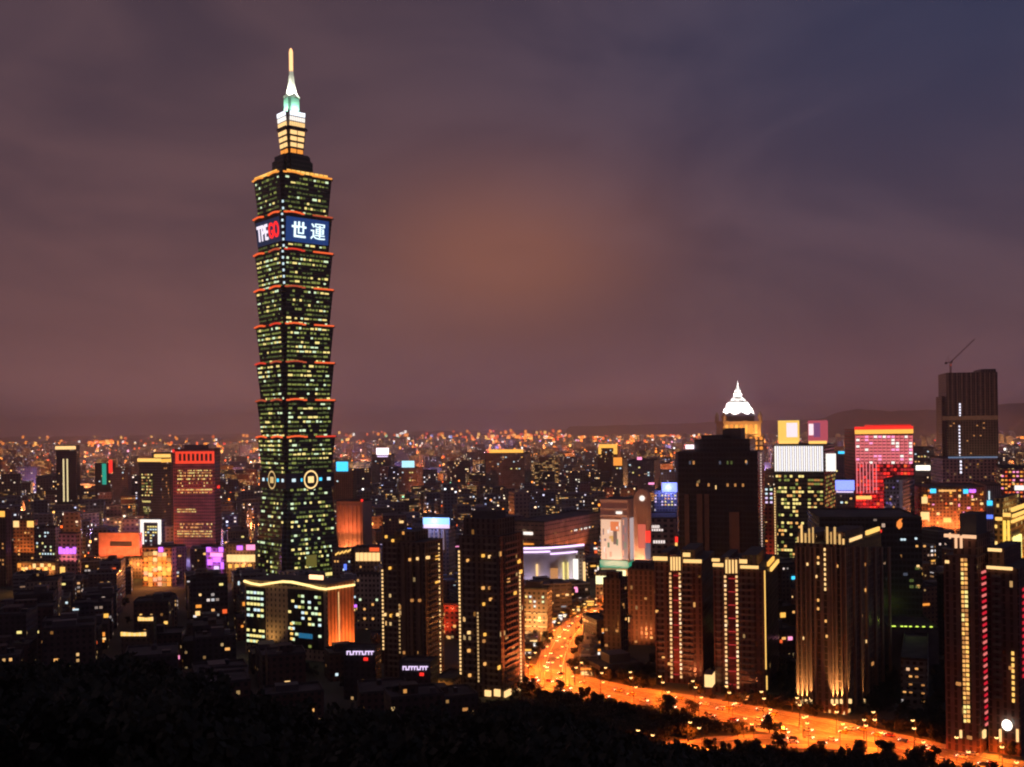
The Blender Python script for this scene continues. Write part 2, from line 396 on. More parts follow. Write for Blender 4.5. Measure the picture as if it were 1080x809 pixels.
# --- roads on the ground plane
asph = newmat('asphalt'); t = NT(asph)
tc_ = t.node('ShaderNodeTexCoord').outputs['Object']
n1 = t.node('ShaderNodeTexNoise', {0: tc_, 'Scale': .25, 'Detail': 8.0, 'Roughness': .7}).outputs[0]
c_ = t.mix(n1, (.05, .048, .045), (.13, .125, .12))
t.node('ShaderNodeOutputMaterial', {0: t.node('ShaderNodeBsdfPrincipled', {'Base Color': c_, 'Roughness': .55}).outputs[0]})
mark = paint('road_paint', (.75, .74, .70), .6, 0, .15, 1.0)
pave = paint('paving', (.24, .23, .21), .8, 0, .3, .8)
def ribbon(mb, pts, w, z, m, off=0.0, dash=None, h=0.0):
    """strip of width w along a polyline, off to its right; dash = (on, gap)"""
    P = [Vector((p[0], p[1])) for p in pts]; seg = []
    Nn = []
    for i in range(len(P)):
        d = (P[min(i + 1, len(P) - 1)] - P[max(i - 1, 0)]).normalized(); Nn.append(Vector((d.y, -d.x)))
    a = [p + n * (off - w / 2) for p, n in zip(P, Nn)]; b = [p + n * (off + w / 2) for p, n in zip(P, Nn)]
    for i in range(len(P) - 1):
        ln = (P[i + 1] - P[i]).length
        cuts = [(0, 1)]
        if dash:
            cuts = []; q = 0
            while q < ln: cuts.append((q / ln, min(1, (q + dash[0]) / ln))); q += sum(dash)
        for c0, c1 in cuts:
            A0, A1 = a[i].lerp(a[i + 1], c0), a[i].lerp(a[i + 1], c1); B0, B1 = b[i].lerp(b[i + 1], c0), b[i].lerp(b[i + 1], c1)
            mb.face([(*A0, z + h), (*B0, z + h), (*B1, z + h), (*A1, z + h)], m)
            if h:
                mb.face([(*A0, z), (*A0, z + h), (*A1, z + h), (*A1, z)], m); mb.face([(*B0, z), (*B1, z), (*B1, z + h), (*B0, z + h)], m)
def smoothline(pts, n=8):
    out = []
    for i in range(len(pts) - 1):
        p0, p1, p2, p3 = pts[max(i - 1, 0)], pts[i], pts[i + 1], pts[min(i + 2, len(pts) - 1)]
        for k in range(n):
            t_ = k / n
            out.append(tuple(.5 * (2 * b + (c - a) * t_ + (2 * a - 5 * b + 4 * c - d) * t_ ** 2 + (3 * b - a - 3 * c + d) * t_ ** 3) for a, b, c, d in zip(p0, p1, p2, p3)))
    return out + [tuple(pts[-1])]
gp = lambda u, v: tuple(ground(u, v))[:2]
ROADS = {
 'A': (smoothline([gp(520, 703), gp(575, 716), gp(640, 731), gp(720, 744), gp(800, 758), gp(890, 776), gp(980, 797), gp(1090, 822)]), 30, 0),
 'B': (smoothline([gp(583, 722), gp(585, 700), gp(592, 680), gp(605, 662), gp(628, 648), gp(655, 636)]), 12, .008),
 'C': (smoothline([gp(630, 812), gp(690, 794), gp(760, 785), gp(840, 782), gp(930, 786)]), 12, .012),
}
rm = MB(); km = MB(); pm = MB()
for k_, (pl, w_, dz_) in ROADS.items():
    ribbon(rm, pl, w_, .12 + dz_, asph)
    for s_ in (-1, 1):
        ribbon(pm, pl, 5, .0 + dz_, pave, s_ * (w_ / 2 + 2.6), h=.25)
        ribbon(km, pl, .3, .13 + dz_, mark, s_ * (w_ / 2 - .8))
        for l_ in range(1, int(w_ / 2 / 3.5)):
            ribbon(km, pl, .18, .13 + dz_, mark, s_ * l_ * 3.5, dash=(3, 5))
    if w_ > 15: ribbon(pm, pl, 2.2, .12 + dz_, pave, 0, h=.2)
tag(rm.build('road'), 'broad asphalt avenue glowing orange under sodium lamps', kind='structure')
tag(km.build('road_markings'), 'white lane lines on the avenue', kind='structure')
tag(pm.build('pavement'), 'kerbed pavements and median of the avenue', kind='structure')
# crossing stripes at the junction
def along(pl, step, start=0.0):
    acc = start; out = []
    for a, b in zip(pl, pl[1:]):
        a, b = Vector(a), Vector(b); l = (b - a).length
        while acc < l: out.append((a.lerp(b, acc / l), (b - a).normalized())); acc += step
        acc -= l
    return out

# ================================================================== landmark buildings
GL = facade('green_glass_curtain_wall', (.035, .055, .05), 1.6, 4.2, 0, wf=.86, hf=.62, glass=(.012, .03, .026), rough=.35)
def tower():
    D = 1000.0; kx_, _ = ray(305.5, 451); cx, cyy = kx_ * D, D + 30
    root = tag(empty('skyscraper', (cx, cyy, 0)), 'tallest skyscraper, pagoda-like stack of flaring green glass tiers under a lit spire', 'skyscraper')
    foot = []
    z = lambda v: (CAM_Z + ray(312, v)[1] * D)
    yaw = R(41)
    ca, sa = math.cos(yaw), math.sin(yaw)
    rot = lambda x, y: (x * ca - y * sa, x * sa + y * ca)
    def plan(S, notch=0.02):
        h = S / 2; n = S * notch; q = []
        for sx, sy in ((1, -1), (1, 1), (-1, 1), (-1, -1)):
            pts = [(h - 2 * n, h), (h - 2 * n, h - n), (h - n, h - n), (h - n, h - 2 * n), (h, h - 2 * n)]
            pts = [(p[0] * sx, p[1] * sy) for p in pts]
            if sx * sy > 0: pts = pts[::-1]
            q += pts
        # order counter-clockwise
        q.sort(key=lambda p: math.atan2(p[1], p[0])) if notch == 0 else None
        return [rot(*p) for p in q]
    def ccw(q):
        a = sum(q[i][0] * q[(i + 1) % len(q)][1] - q[(i + 1) % len(q)][0] * q[i][1] for i in range(len(q)))
        return q if a > 0 else q[::-1]
    class B_: pass
    b = Building.__new__(Building); b.root = root; b.loc = Vector((cx, cyy, 0)); b.wins = []; b.short = 'the pagoda skyscraper'
    HEROES.append((b.short, 268, 356, 606, D - 10, [(cx - 48, cyy - 48), (cx + 48, cyy - 48), (cx + 48, cyy + 48), (cx - 48, cyy + 48)]))
    def sides(S0, S1, z0, z1, notch=.02):
        """the two visible facades (left, right) of a tier that widens from S0 to S1"""
        out = []
        for (ax, ay), (bx, by) in (((-1, 1), (-1, -1)), ((-1, -1), (1, -1))):
            w0 = S0 / 2; w1 = S1 / 2; c0 = w0 * (1 - 4 * notch); 
            def pt(x, y, S, c):
                # keep on the face plane at S/2, run limited to the part between the notches
                if ax == bx: return rot(x * S / 2, y * c)
                return rot(x * c, y * S / 2)
            p0 = pt(ax, ay, S0, c0); p1 = pt(bx, by, S0, c0); q0 = pt(ax, ay, S1, c0)
            H = z1 - z0; up = Vector((q0[0] - p0[0], q0[1] - p0[1], H)) / H
            f = Face(b, (*p0, z0), (*p1, z0), up); out.append(f)
        return out
    WIDE, NARR = 57, 50.5
    led = [183, 225, 264, 303, 342, 382, 422, 461, 500]
    # tiers
    for i in range(8):
        zt, zb = z(led[i]), z(led[i + 1])
        m = MB(); m.prism(ccw(plan(NARR)), zb, zt - 1.2, GL, top=ROOFM, foot2=ccw(plan(WIDE - .6))); tier = m.build('tier', root)
        m = MB(); m.prism(ccw(plan(WIDE + 1.6)), zt - 1.2, zt + .4, METAL, bottom=True); m.build('ledge', tier)
        for fi, f in enumerate(sides(NARR, WIDE - .6, zb, zt - 1.2)):
            H = zt - zb - 1.2; Ln = f.len; gr = (WIDE - NARR) / 2
            # glowing ledge bars, two a side, bowed
            for k, (a0, a1) in enumerate(((-.07, .40), (.60, 1.07))):
                lm = MB(); n = 6; hot = (i == 4 and True)
                mtl = random.choice([ORNG, ORNG, lamp('red_ledge_light', (1, .06, .025), .8), lamp('dull_ledge_light', (1, .16, .06), .5)]) if i != 0 else AMBER
                for q in range(n):
                    x0 = Ln * (a0 + (a1 - a0) * q / n); x1 = Ln * (a0 + (a1 - a0) * (q + 1) / n)
                    arc = 1.3 * math.sin(math.pi * (q + .5) / n) if fi == 0 or k == 0 else .5
                    lm.slab(f.p(x0, H + .3 + arc, .8), f.d * (x1 - x0), f.t * 1.5, f.n * 1.0, mtl)
                lm.build('ledge_light', tier)
            if i == 0:
                lm = MB()
                for q in range(9): lm.slab(f.p(Ln * (.02 + .108 * q), H + 1.6, .2), f.d * Ln * .085, f.t * 2.6, f.n * .9, YEL if q in (2, 3, 4, 6) else GOLD)
                lm.build('ledge_light', tier)
            # floors
            if i == 1:
                pass
            for fl in range(8):
                z0 = H * (fl + .22) / 8; hh = H / 8 * .5
                if i == 1 and 2 <= fl <= 7: continue
                c = 0.0; runlit = random.random() < .5
                while c < Ln - 2.5:
                    ww = random.choice((2.3, 2.3, 3.6, 4.8))
                    r = random.random()
                    bright = (.17 if i > 1 else .09) * (2.2 if runlit else .4)
                    mat = YWIN if r < bright * .55 else (GWIN if r < bright else (GREENW if r < bright * 2.3 else (DGREEN if r < .74 else None)))
                    if mat: b.wins.append((f, c, min(c + ww, Ln) * 1.0, z0, z0 + hh * random.uniform(.6, 1), mat, .2))
                    c += ww + random.choice((.9, .9, 1.6))
            # vertical mullion lamps beside the near corner in the upper tiers
        if i in (0, 1, 2):
            s0 = NARR / 2 * .93; s1 = WIDE / 2 * .93
            for q in range(6 if i else 2):
                tt = (q + .5) / 6; s_ = s0 + (s1 - s0) * tt + .6
                p = rot(-s_, -s_); zz = zb + (zt - zb) * tt
                lm = MB(); lm.box((p[0], p[1], zz), (1.3, 1.3, 2.2), COOLW, yaw); lm.build('corner_lamp', tier)
        if i == 1:
            fl_, fr_ = sides(NARR, WIDE - .6, zb, zt - 1.2)
            scr_l = lamp('dark_blue_screen', (.03, .06, .16), .35); scr_r = lamp('blue_screen', (.02, .10, .42), .42)
            H = zt - zb - 1.2
            m = MB(); fl_.slab(m, .0, fl_.len * 1.0, H * .25, H * .93, scr_l, .35); sl_ = m.build('screen', tier)
            m = MB(); fr_.slab(m, .0, fr_.len * 1.0, H * .25, H * .93, scr_r, .35); sr_ = m.build('screen', tier)
            def text(s, f, x, zz, size, mat, wscale=1.0, bold=.03, par=None):
                c = bpy.data.curves.new('letters', 'FONT'); c.body = s; c.size = 1; c.extrude = .05; c.offset = bold; c.align_x = 'LEFT'
                o = bpy.data.objects.new('letters', c); col.objects.link(o)
                me = bpy.data.meshes.new_from_object(o.evaluated_get(bpy.context.evaluated_depsgraph_get())); bpy.data.objects.remove(o)
                xs = [v.co.x for v in me.vertices]; ys = [v.co.y for v in me.vertices]
                sx = size[0] / (max(xs) - min(xs)); sy = size[1] / (max(ys) - min(ys)); mx, my = min(xs), min(ys)
                for v in me.vertices: v.co = f.p(x + (v.co.x - mx) * sx, zz + (v.co.y - my) * sy, .5 + v.co.z * 6 + .3)
                me.materials.clear(); me.materials.append(mat)
                q = bpy.data.objects.new('screen_lettering', me); col.objects.link(q); q.parent = par; return q
            Lr = fr_.len; Ll = fl_.len
            text('世', fr_, Lr * .13, H * .38, (Lr * .33, H * .44), lamp('screen_white', (.75, .95, 1), 1.6), bold=.02, par=sr_)
            text('運', fr_, Lr * .57, H * .38, (Lr * .34, H * .44), lamp('screen_white', (.75, .95, 1), 1.6), bold=0.0, par=sr_)
            text('TPE', fl_, Ll * .04, H * .38, (Ll * .46, H * .44), lamp('screen_pale', (.95, .85, 1), 1.2), bold=.02, par=sl_)
            text('GO', fl_, Ll * .54, H * .38, (Ll * .42, H * .44), lamp('screen_red', (1, .02, .02), 1.4), bold=.02, par=sl_)
    # truncated pyramid base
    zb, zt = 0.0, z(500)
    m = MB(); m.prism(ccw(plan(67, .05)), 0, zt, GL, top=ROOFM, foot2=ccw(plan(NARR, .06))); basep = m.build('tapering_base', root)
    for f in sides(67, NARR, 0, zt, .06):
        H = zt; Ln = f.len
        for fl in range(24):
            z0 = H * (fl + .25) / 24; hh = H / 24 * .46; runlit = random.random() < .5
            inset = (67 - NARR) / 2 * (fl / 24) * .5
            if fl > 20: continue
            c = inset
            while c < Ln - inset - 2:
                ww = random.choice((2.2, 2.2, 3.2)); r = random.random(); br = .11 * (2.0 if runlit else .4)
                mat = YWIN if r < br * .5 else (GWIN if r < br else (GREENW if r < br * 2.2 else (DGREEN if r < .5 else None)))
                if mat: b.wins.append((f, c, c + ww, z0, z0 + hh, mat, .2))
                c += ww + .9
    # waist with the round coin emblems
    zw0, zw1 = z(516), z(497)
    for f, uc in zip(sides(NARR + 1.5, NARR + 1.5, zw0, zw1), (284, 331)):
        m = MB(); f.slab(m, -2, f.len + 2, 1, zw1 - zw0 - 2, METAL, .4); m.build('waist_panel', basep)
        xm = f.len / 2; zc = (zw1 - zw0) / 2; CN = lamp('coin_light', (1, .66, .26), 1.4) if uc > 300 else lamp('dim_coin_light', (1, .66, .26), .8)
        m = MB()
        for q in range(24):
            a0, a1 = 2 * math.pi * q / 24, 2 * math.pi * (q + 1) / 24
            pt = lambda a, r: f.p(xm + r * math.cos(a), zc + r * 1.15 * math.sin(a), 1.2)
            for r0, r1 in ((6.5, 7.8),):
                m.face([pt(a0, r0), pt(a0, r1), pt(a1, r1), pt(a1, r0)][::-1], CN)
        sq = 3.0; m.slab(f.p(xm - sq, zc - sq, .9), f.d * 2 * sq, f.t * 2 * sq, f.n * .5, CN)
        cn = m.build('coin_emblem', basep)
        m = MB(); n = 24
        m.face([f.p(xm + 9.2 * math.cos(2 * math.pi * q / n), zc + 10.6 * math.sin(2 * math.pi * q / n), .9) for q in range(n)], METAL); m.build('coin_backing', cn)
        for q in range(5):
            if q != 2: m = MB(); f.slab(m, f.len * (.08 + .2 * q), f.len * (.16 + .2 * q), zc - 1.5, zc + 1.5, CYAN if q % 2 else COOLW, .7); m.build('waist_light', basep)
    # blue row of shop lights at the foot
    fL, fR = sides(67, 67, 0, 20, .06)
    for q in range(14):
        m = MB(); fR.slab(m, fR.len * (.02 + .066 * q), fR.len * (.07 + .066 * q), 4.5, 7.5, (BLUE, LILAC, BLUE, COOLW)[q % 4] if q < 9 else YWIN, .9); m.build('shop_light', basep)
    m = MB(); fR.slab(m, fR.len * .30, fR.len * .52, 15, 26, lamp('hall_glow', (.5, .42, .08), .28), .6); m.build('entrance_hall', basep)
    # crown stages
    z = lambda v: (CAM_Z + ray(312, v)[1] * (D + 26))
    st = MB(); z0 = z(183); z1 = z(164)
    st.prism(ccw(plan(33, .09)), z0, z0 + (z1 - z0) * .65, GL, top=ROOFM); st.prism(ccw(plan(29, .09)), z0 + (z1 - z0) * .65, z1 - 1, GL, top=ROOFM); st.build('dark_stage', root)
    za, zb2 = z(164), z(137); W0, W1 = 16.5, 21.5
    m = MB(); m.prism(ccw(plan(W0, .07)), za - 2, zb2, METAL, foot2=ccw(plan(W1, .07))); stage = m.build('lantern_stage', root)
    for f in sides(W0, W1, za, zb2, .05):
        H = zb2 - za
        for k in range(4):
            g2_ = (W1 - W0) / 2 * (k / 4)
            for (a0, a1) in ((-g2_ * .6, f.len * .46), (f.len * .54, f.len + g2_ * .6)):
                m = MB(); f.slab(m, a0, a1, H * (.06 + .235 * k), H * (.06 + .235 * k + .15), CREAM if k else AMBER, .5); m.build('lantern_light', stage)
    m = MB(); m.prism(ccw(plan(24.5, .07)), zb2, zb2 + 1.6, METAL, bottom=True); m.build('balcony', root)
    zc0, zc1 = zb2 + 1.6, z(119)
    m = MB(); m.prism(ccw(plan(20, .07)), zc0, zc1 - .5, CONC, foot2=ccw(plan(23, .07))); crown = m.build('crown', root)
    for f in sides(20.2, 23.2, zc0, zc1, .04):
        for k in range(8):
            for r in range(3):
                m = MB(); f.slab(m, f.len * (.01 + k * .125), f.len * (.10 + k * .125), (zc1 - zc0) * (.04 + .33 * r), (zc1 - zc0) * (.30 + .33 * r), (CREAM, WHITE, lamp('pale_light', (.85, .9, 1), 1.9))[r], .4); m.build('crown_light', crown)
    zd = z(103)
    gcop = paint('green_copper', (.20, .42, .32), .5)
    m = MB(); m.prism(ccw(plan(12.5, .08)), zc1, zd, gcop, top=gcop); m.build('green_drum', root)
    m = MB(); m.lathe([(8.2, 0), (8.4, 1.6), (6.2, 3.0), (4.8, 6.5), (3.1, 16), (2.0, 27)], (0, 0, zd), paint('pale_spire_cladding', (.75, .8, .7), .5), 14); m.build('spire_cone', root)
    m = MB(); m.lathe([(1.9, 0), (1.9, 20), (1.2, 23), (.1, 24)], (0, 0, z(75)), lamp('spire_light', (1, .52, .22), 1.9), 12); m.build('spire_tip', root)
    for a in range(4):
        p = rot(10.5 * math.cos(a * math.pi / 2 + .78), 10.5 * math.sin(a * math.pi / 2 + .78))
        spot('spire_floodlight', (p[0], p[1], zd + 1), (0, 0, zd + 13), 60000, (1, .97, .82), 75, root)
    for a in range(4):
        p = rot(13 * math.cos(a * math.pi / 2), 13 * math.sin(a * math.pi / 2)); spot('drum_floodlight', (p[0], p[1], zc1 + 1.5), (0, 0, zd - 5), 20000, (.8, 1, .85), 100, root)
    b.finish(100)
    # podium
    pf, pz = corner(352, 372, 402, 596, 985, 30)
    return b
tower()

STONE = facade('warm_stone_wall', (.26, .17, .12), 3.4, 3.4, .02, WARM, .9, .45, .5)
BRN = facade('brown_tile_wall', (.15, .09, .065), 3.2, 3.3, .02, WARM, .9, .45, .75, glass=(.06, .04, .034))
GREY = facade('grey_tile_wall', (.20, .19, .19), 3.2, 3.3, .05, MIXW, .8, .5, .45)
DARK = facade('dark_curtain_wall', (.05, .05, .065), 2.4, 3.8, .015, MIXW, .7, .8, .6, rough=.4)
REDB = facade('red_granite_wall', (.30, .10, .08), 2.6, 4.0, .0, WARM, .9, .6, .5)
PALE = facade('pale_stone_wall', (.42, .36, .30), 3.0, 3.6, .03, WARM, .8, .5, .5)

def left_side():
    # slim dark tower with pale crown
    b = mk('office_tower', 'slim black office tower under a white lit crown, leftmost tall tower', 'office tower', 'the slim white-crowned tower', 59, 80, 84, 470, 1900, 12, DARK, 533)
    b.one('crown_light', b.L, (58.5, 470.5, 80, 474), CREAM, 1)
    for u in (67, 71): b.one('light_strip', b.L, (u - .7, 484, u + .6, 529), lamp('strip_yellow', (1, .8, .4), 1.0), .6)
    b.griduv(b.L, 60, 480, 66, 530, 6, 5, .12, [WWIN2, WWIN]); b.finish()
    b = mk('office_tower', 'dark office tower with gold roof edge and patterned lit window panel', 'office tower', 'the gold-edged dark tower', 146, 170, 180, 484, 1500, 28, DARK, 545)
    b.one('roof_light', b.L, (145.5, 483.5, 170, 487), YEL, 1.2); b.one('roof_light', b.R, (170, 484, 180, 487.5), GOLD, .8)
    b.griduv(b.L, 149.5, 499, 161, 524, 3.0, 4.2, .7, [YWIN, GREENW, WWIN2], wf=.7); b.griduv(b.L, 150, 527, 159, 531, 3, 4, .8, [YWIN]); b.griduv(b.L, 151, 534, 158.5, 542, 3, 3, .9, [GREENW, YWIN])
    b.griduv(b.R, 171, 492, 179, 545, 4, 5, .25, [WWIN2]); b.finish()
    b = mk('office_tower', 'tan tower glowing yellow at its top, touching the red crowned tower', 'office tower', 'the yellow-topped tan tower', 160, 180, 186, 478, 1580, 14, STONE, 555)
    b.one('roof_light', b.L, (163, 479, 180, 482.5), YEL, 1.5); b.one('roof_light', b.L, (170, 483, 180.5, 487.5), CREAM, 1.2)
    b.one('light_strip', b.L, (171.4, 491, 172.8, 534), CREAM, .7); b.griduv(b.L, 175, 490, 180, 535, 5, 5, .4, [WWIN2, WWIN]); b.finish()
    # red crowned office tower
    b = mk('office_tower', 'broad red granite office tower with glowing red crown of slots', 'office tower', 'the red-crowned tower', 182, 226, 232, 474, 1300, 9, REDB, 578)
    b.one('crown_panel', b.L, (185, 476, 226, 489), lamp('crown_red', (1, .06, .02), 1.0), .5)
    for i in range(8): b.one('crown_slot', b.L, (189 + i * 4.6, 478.6, 191.3 + i * 4.6, 486), METAL, 1.0)
    sub(b, .25, .75, .2, .8, b.h, b.h + 6, DCON, 'roof_plant')
    for (r, pr) in (((187, 495, 224, 500), .5), ((187, 500, 224, 507), .55), ((187, 508, 224, 514), .45), ((187, 515, 224, 521), .75), ((187, 536, 207, 541), .85), ((187, 551, 224, 558), .75), ((187, 559, 224, 567), .85)):
        b.griduv(b.L, *r, 1.9, 3.6, pr, [YWIN, WWIN, WWIN2], wf=.65, seedrun=1)
    b.one('red_beacon', b.R, (229, 512, 231, 515), RED, 1.0); b.one('corner_light', b.L, (182, 474, 184, 477), RED, 1.5)
    for k in range(4): spot('facade_flood_or_fill', b.L.p(b.L.len * (k + .5) / 4, 60, 10), b.L.p(b.L.len * (k + .5) / 4, 130, -4), 9000, (1, .15, .06), 90, b.root)
    b.finish()
    # portal
    b = mk('lit_portal', 'white lit gateway frame round dark glass, below the gold-edged tower', 'building', 'the white lit portal', 148, 170, 174, 548, 1240, 16, DARK, 578)
    for r in ((148.5, 548, 170, 551), (148.5, 551, 151.5, 574), (167, 551, 170, 574)): b.one('portal_light', b.L, r, WHITE, 1.4)
    b.griduv(b.L, 152.5, 554, 166, 572, 3.5, 3.6, .35, [COOLW, YWIN], wf=.7); b.finish()
    # red hall
    b = mk('exhibition_hall', 'low wide hall washed in red light left of the white portal', 'hall', 'the red-lit hall', 104, 147, 150, 562, 1180, 8, None, 592)
    rs = paint('salmon_cladding', (.55, .26, .18), .7); m = MB(); m.prism(b.foot, 0, b.h, rs, top=ROOFM); m.build('wall', b.root)
    b.one('window_band', b.L, (116, 571, 139, 576), METAL, .3)
    for i in range(14): b.one('facade_fin', b.L, (112 + 2.3 * i, 577, 113 + 2.3 * i, 590), rs, 1.0)
    for k in range(5): spot('facade_flood_or_fill', b.L.p(b.L.len * (k + .5) / 5, b.h * .2, 11), b.L.p(b.L.len * (k + .5) / 5, b.h * .55, 0), 11000, (1, .22, .10), 110, b.root)
    # amber hotel block at the left
    b = mk('hotel_block', 'amber lit hotel block with two bright top windows at far left', 'hotel', 'the amber hotel', 14, 36, 40, 549, 1080, 12, facade('amber_stucco', (.40, .22, .12), 4, 3.6, .05, WARM, .9), 601)
    b.one('lit_panel', b.L, (14.5, 549.5, 20, 556), CREAM, .8); b.one('lit_panel', b.L, (29, 549.5, 35.5, 556), YEL, .8)
    for k in range(4): spot('facade_flood_or_fill', b.L.p(b.L.len * (k + .5) / 4, b.h * .3, 8), b.L.p(b.L.len * (k + .5) / 4, b.h * .9, 0), 9000, (1, .32, .08), 90, b.root)
    b.griduv(b.L, 15, 560, 36, 598, 4, 3.6, .12, [WWIN, WWIN2]); b.finish()
    b = mk('apartment_tower', 'reddish tower with orange lit top cut by the left edge', 'apartment block', 'the orange-topped tower at the left edge', -14, 6, 12, 538, 1000, 20, BRN, 640)
    b.one('roof_light', b.L, (-8, 539, 5, 545), GOLD, .6); b.griduv(b.L, -8, 550, 5, 610, 4, 4, .1, [WWIN2]); b.finish()
    b = mk('office_block', 'grey block scattered with cool white windows beside the amber hotel', 'office block', 'the cool-windowed block', 36, 58, 63, 556, 1050, 14, GREY, 590)
    b.griduv(b.L, 38, 560, 58, 586, 3, 3.6, .33, [COOLW, GWIN, YWIN], wf=.5); b.finish()
    # purple and pink lit pair
    b = mk('department_store', 'rosy block with purple lights halfway up, at the left', 'department store', 'the purple-lit rosy block', 62, 81, 86, 563, 1020, 16, facade('rose_stucco', (.45, .25, .25), 5, 4, .02, WARM, .9), 612)
    for i in range(5): b.one('purple_light', b.L, (62.5 + 3.7 * i, 577 + (i % 2) * 1.5, 65.3 + 3.7 * i, 584), PURP, 1)
    b.one('entrance_light', b.L, (64, 598, 68.5, 607), YEL, 1)
    for k in range(3): spot('facade_flood_or_fill', b.L.p(b.L.len * (k + .5) / 3, b.h * .35, 7), b.L.p(b.L.len * (k + .5) / 3, b.h * .8, 0), 7000, (1, .35, .4), 100, b.root)
    b.finish()
    # arcade of orange shop lights
    for (uL, uC, uR, vt, D, lab, mats, vb) in (
        (18, 58, 62, 594, 960, 'low shopping arcade strung with yellow orange lights at the left', [GOLD, YEL, AMBER, CREAM], 606),
        (136, 160, 166, 589, 1040, 'orange shop cluster behind the dark blocks, left of the billboard facade', [AMBER, GOLD, ORNG], 602)):
        b = mk('shopping_arcade', lab, 'shopping arcade', 'the orange shopping arcade', uL, uC, uR, vt, D, 12, STONE, vb)
        for i in range(int((uC - uL) / 4)):
            u = uL + 1 + i * 4; v = vt + random.uniform(0, 5); b.one('shop_light', b.L, (u, v, u + random.uniform(1.8, 3.4), v + random.uniform(2, 4.5)), random.choice(mats), .8)
        for k in range(2): point('shop_glow', b.L.p(b.L.len * (k + .5) / 2, b.h * .7, 6), 9000, (1, .4, .1), b.root)
    b = mk('shop_building', 'glowing orange facade of stacked square billboards left of the skyscraper', 'shop building', 'the billboard facade', 150, 181, 186, 578, 985, 12, facade('orange_stucco', (.5, .26, .14), 5, 4, .0), 634)
    random.seed(21)
    for i in range(6):
        for j in range(7):
            if random.random() < .8:
                u = 152 + i * 4.9; v = 582 + j * 5.4 + random.uniform(-1, 1); b.one('billboard', b.L, (u, v, u + 3.9, v + 4.1), random.choice([CREAM, GOLD, AMBER, AMBER, lamp('peach_light', (1, .45, .25), 1.1), WWIN2]), .8)
    b.one('purple_light', b.L, (168, 577, 172, 582), PURP, 1.5)
    b.one('entrance_light', b.L, (163, 623, 180, 628), AMBER, 1.2)
    for k in range(3): point('shop_glow', b.L.p(b.L.len * (k + .5) / 3, b.h * .45, 9), 12000, (1, .3, .06), b.root)
    b = mk('shop_building', 'small block covered in violet lights just left of the skyscraper foot', 'shop building', 'the violet block', 217, 236, 241, 578, 1010, 14, facade('violet_stucco', (.35, .2, .35), 5, 4, 0), 607)
    for (r, mt_) in (((218, 577, 222.5, 582), PURP), ((231, 577, 235.5, 582), PURP), ((222, 583, 235, 587), PINK), ((225, 588, 233, 593), PURP), ((219, 590, 224, 596), PURP), ((226, 597, 231, 604), LILAC), ((233, 593, 236, 600), PURP)): b.one('neon_sign', b.L, r, mt_, .8)
    point('neon_glow', b.L.p(b.L.len / 2, b.h * .7, 8), 9000, (.7, .15, 1), b.root)
    b = mk('shopping_arcade', 'bright cream arcade with purple upper signs touching the skyscraper foot', 'shopping arcade', 'the cream arcade', 238, 269, 272, 574, 1000, 6, STONE, 606)
    for i in range(6): b.one('arcade_light', b.L, (239.5 + 5 * i, 585, 244 + 5 * i, 592.5), CREAM, .9)
    for r in ((250, 575.5, 256, 580), (260, 574.5, 269, 580)): b.one('purple_sign', b.L, r, PINK if r[0] > 255 else PURP, .9)
    for i in range(4): b.one('arcade_light', b.L, (241 + 7 * i, 595, 244.5 + 7 * i, 599), GOLD, .9)
    point('arcade_glow', b.L.p(b.L.len / 2, b.h * .5, 10), 12000, (1, .5, .2), b.root)
    # office with wavy lit cornice
    b = mk('office_block', 'office block with wavy glowing cornice and orange end wall', 'office block', 'the wavy-cornice office', 258, 345, 373, 617, 655, 27, facade('beige_pilaster_wall', (.50, .36, .22), 3.4, 3.4, 0, wf=.3, hf=.5), 690, roof=False)
    cor = [(258, 612.5), (266, 615), (275, 616.5), (285, 615), (298, 613), (308, 613.5), (325, 617), (337, 620), (345, 621)]
    lt = lamp('cornice_light', (1, .70, .26), 1.8, True)
    m = MB(); mo = MB()
    for (u0, v0), (u1, v1) in zip(cor, cor[1:]):
        x0, z0 = b.L.xz(u0, v0); x1, z1 = b.L.xz(u1, v1)
        m.slab(b.L.p(x0, z0 - .8, -.2), b.L.d * (x1 - x0) + Vector((0, 0, z1 - z0)), (0, 0, 1.3), b.L.n * 1.4, lt)
        mo.slab(b.L.p(x0, b.h - 2, -8), b.L.d * (x1 - x0), (0, 0, max(.4, z0 - b.h + 1.9)), b.L.n * 8.1, ROOFM)
    x0, z0 = b.R.xz(346, 620.5); x1, z1 = b.R.xz(373, 616.5)
    m.slab(b.R.p(0, z0 - .8, -.2), b.R.d * x1 + Vector((0, 0, z1 - z0)), (0, 0, 1.3), b.R.n * 1.4, lt)
    b.part('cornice_light', m); b.part('curved_roof_edge', mo)
    gl = facade('office_glass', (.02, .03, .03), 2.2, 3.4, 0, wf=.9, hf=.7, rough=.3)
    for r in ((260, 619, 280, 680), (304, 622, 341, 684)):
        b.one('glass_bay', b.L, r, gl, .5)
    b.griduv(b.L, 261, 622, 279, 652, 2.6, 3.4, .5, [GWIN, COOLW, YWIN], wf=.75, out=.8, seedrun=1); b.griduv(b.L, 261, 662, 280, 679, 2.6, 3.4, .8, [GWIN, GWIN, YWIN], wf=.8, out=.8)
    b.griduv(b.L, 305, 626, 340, 684, 2.6, 3.4, .42, [GWIN, COOLW, YWIN, GWIN, GREENW], wf=.78, out=.8, seedrun=1)
    b.griduv(b.L, 306, 655, 311, 676, 3, 3, .9, [YEL], out=1.0); b.one('blue_sign', b.L, (316, 668, 330, 673), lamp('blue_sign_light', (.03, .25, .5), .5), 1.0)
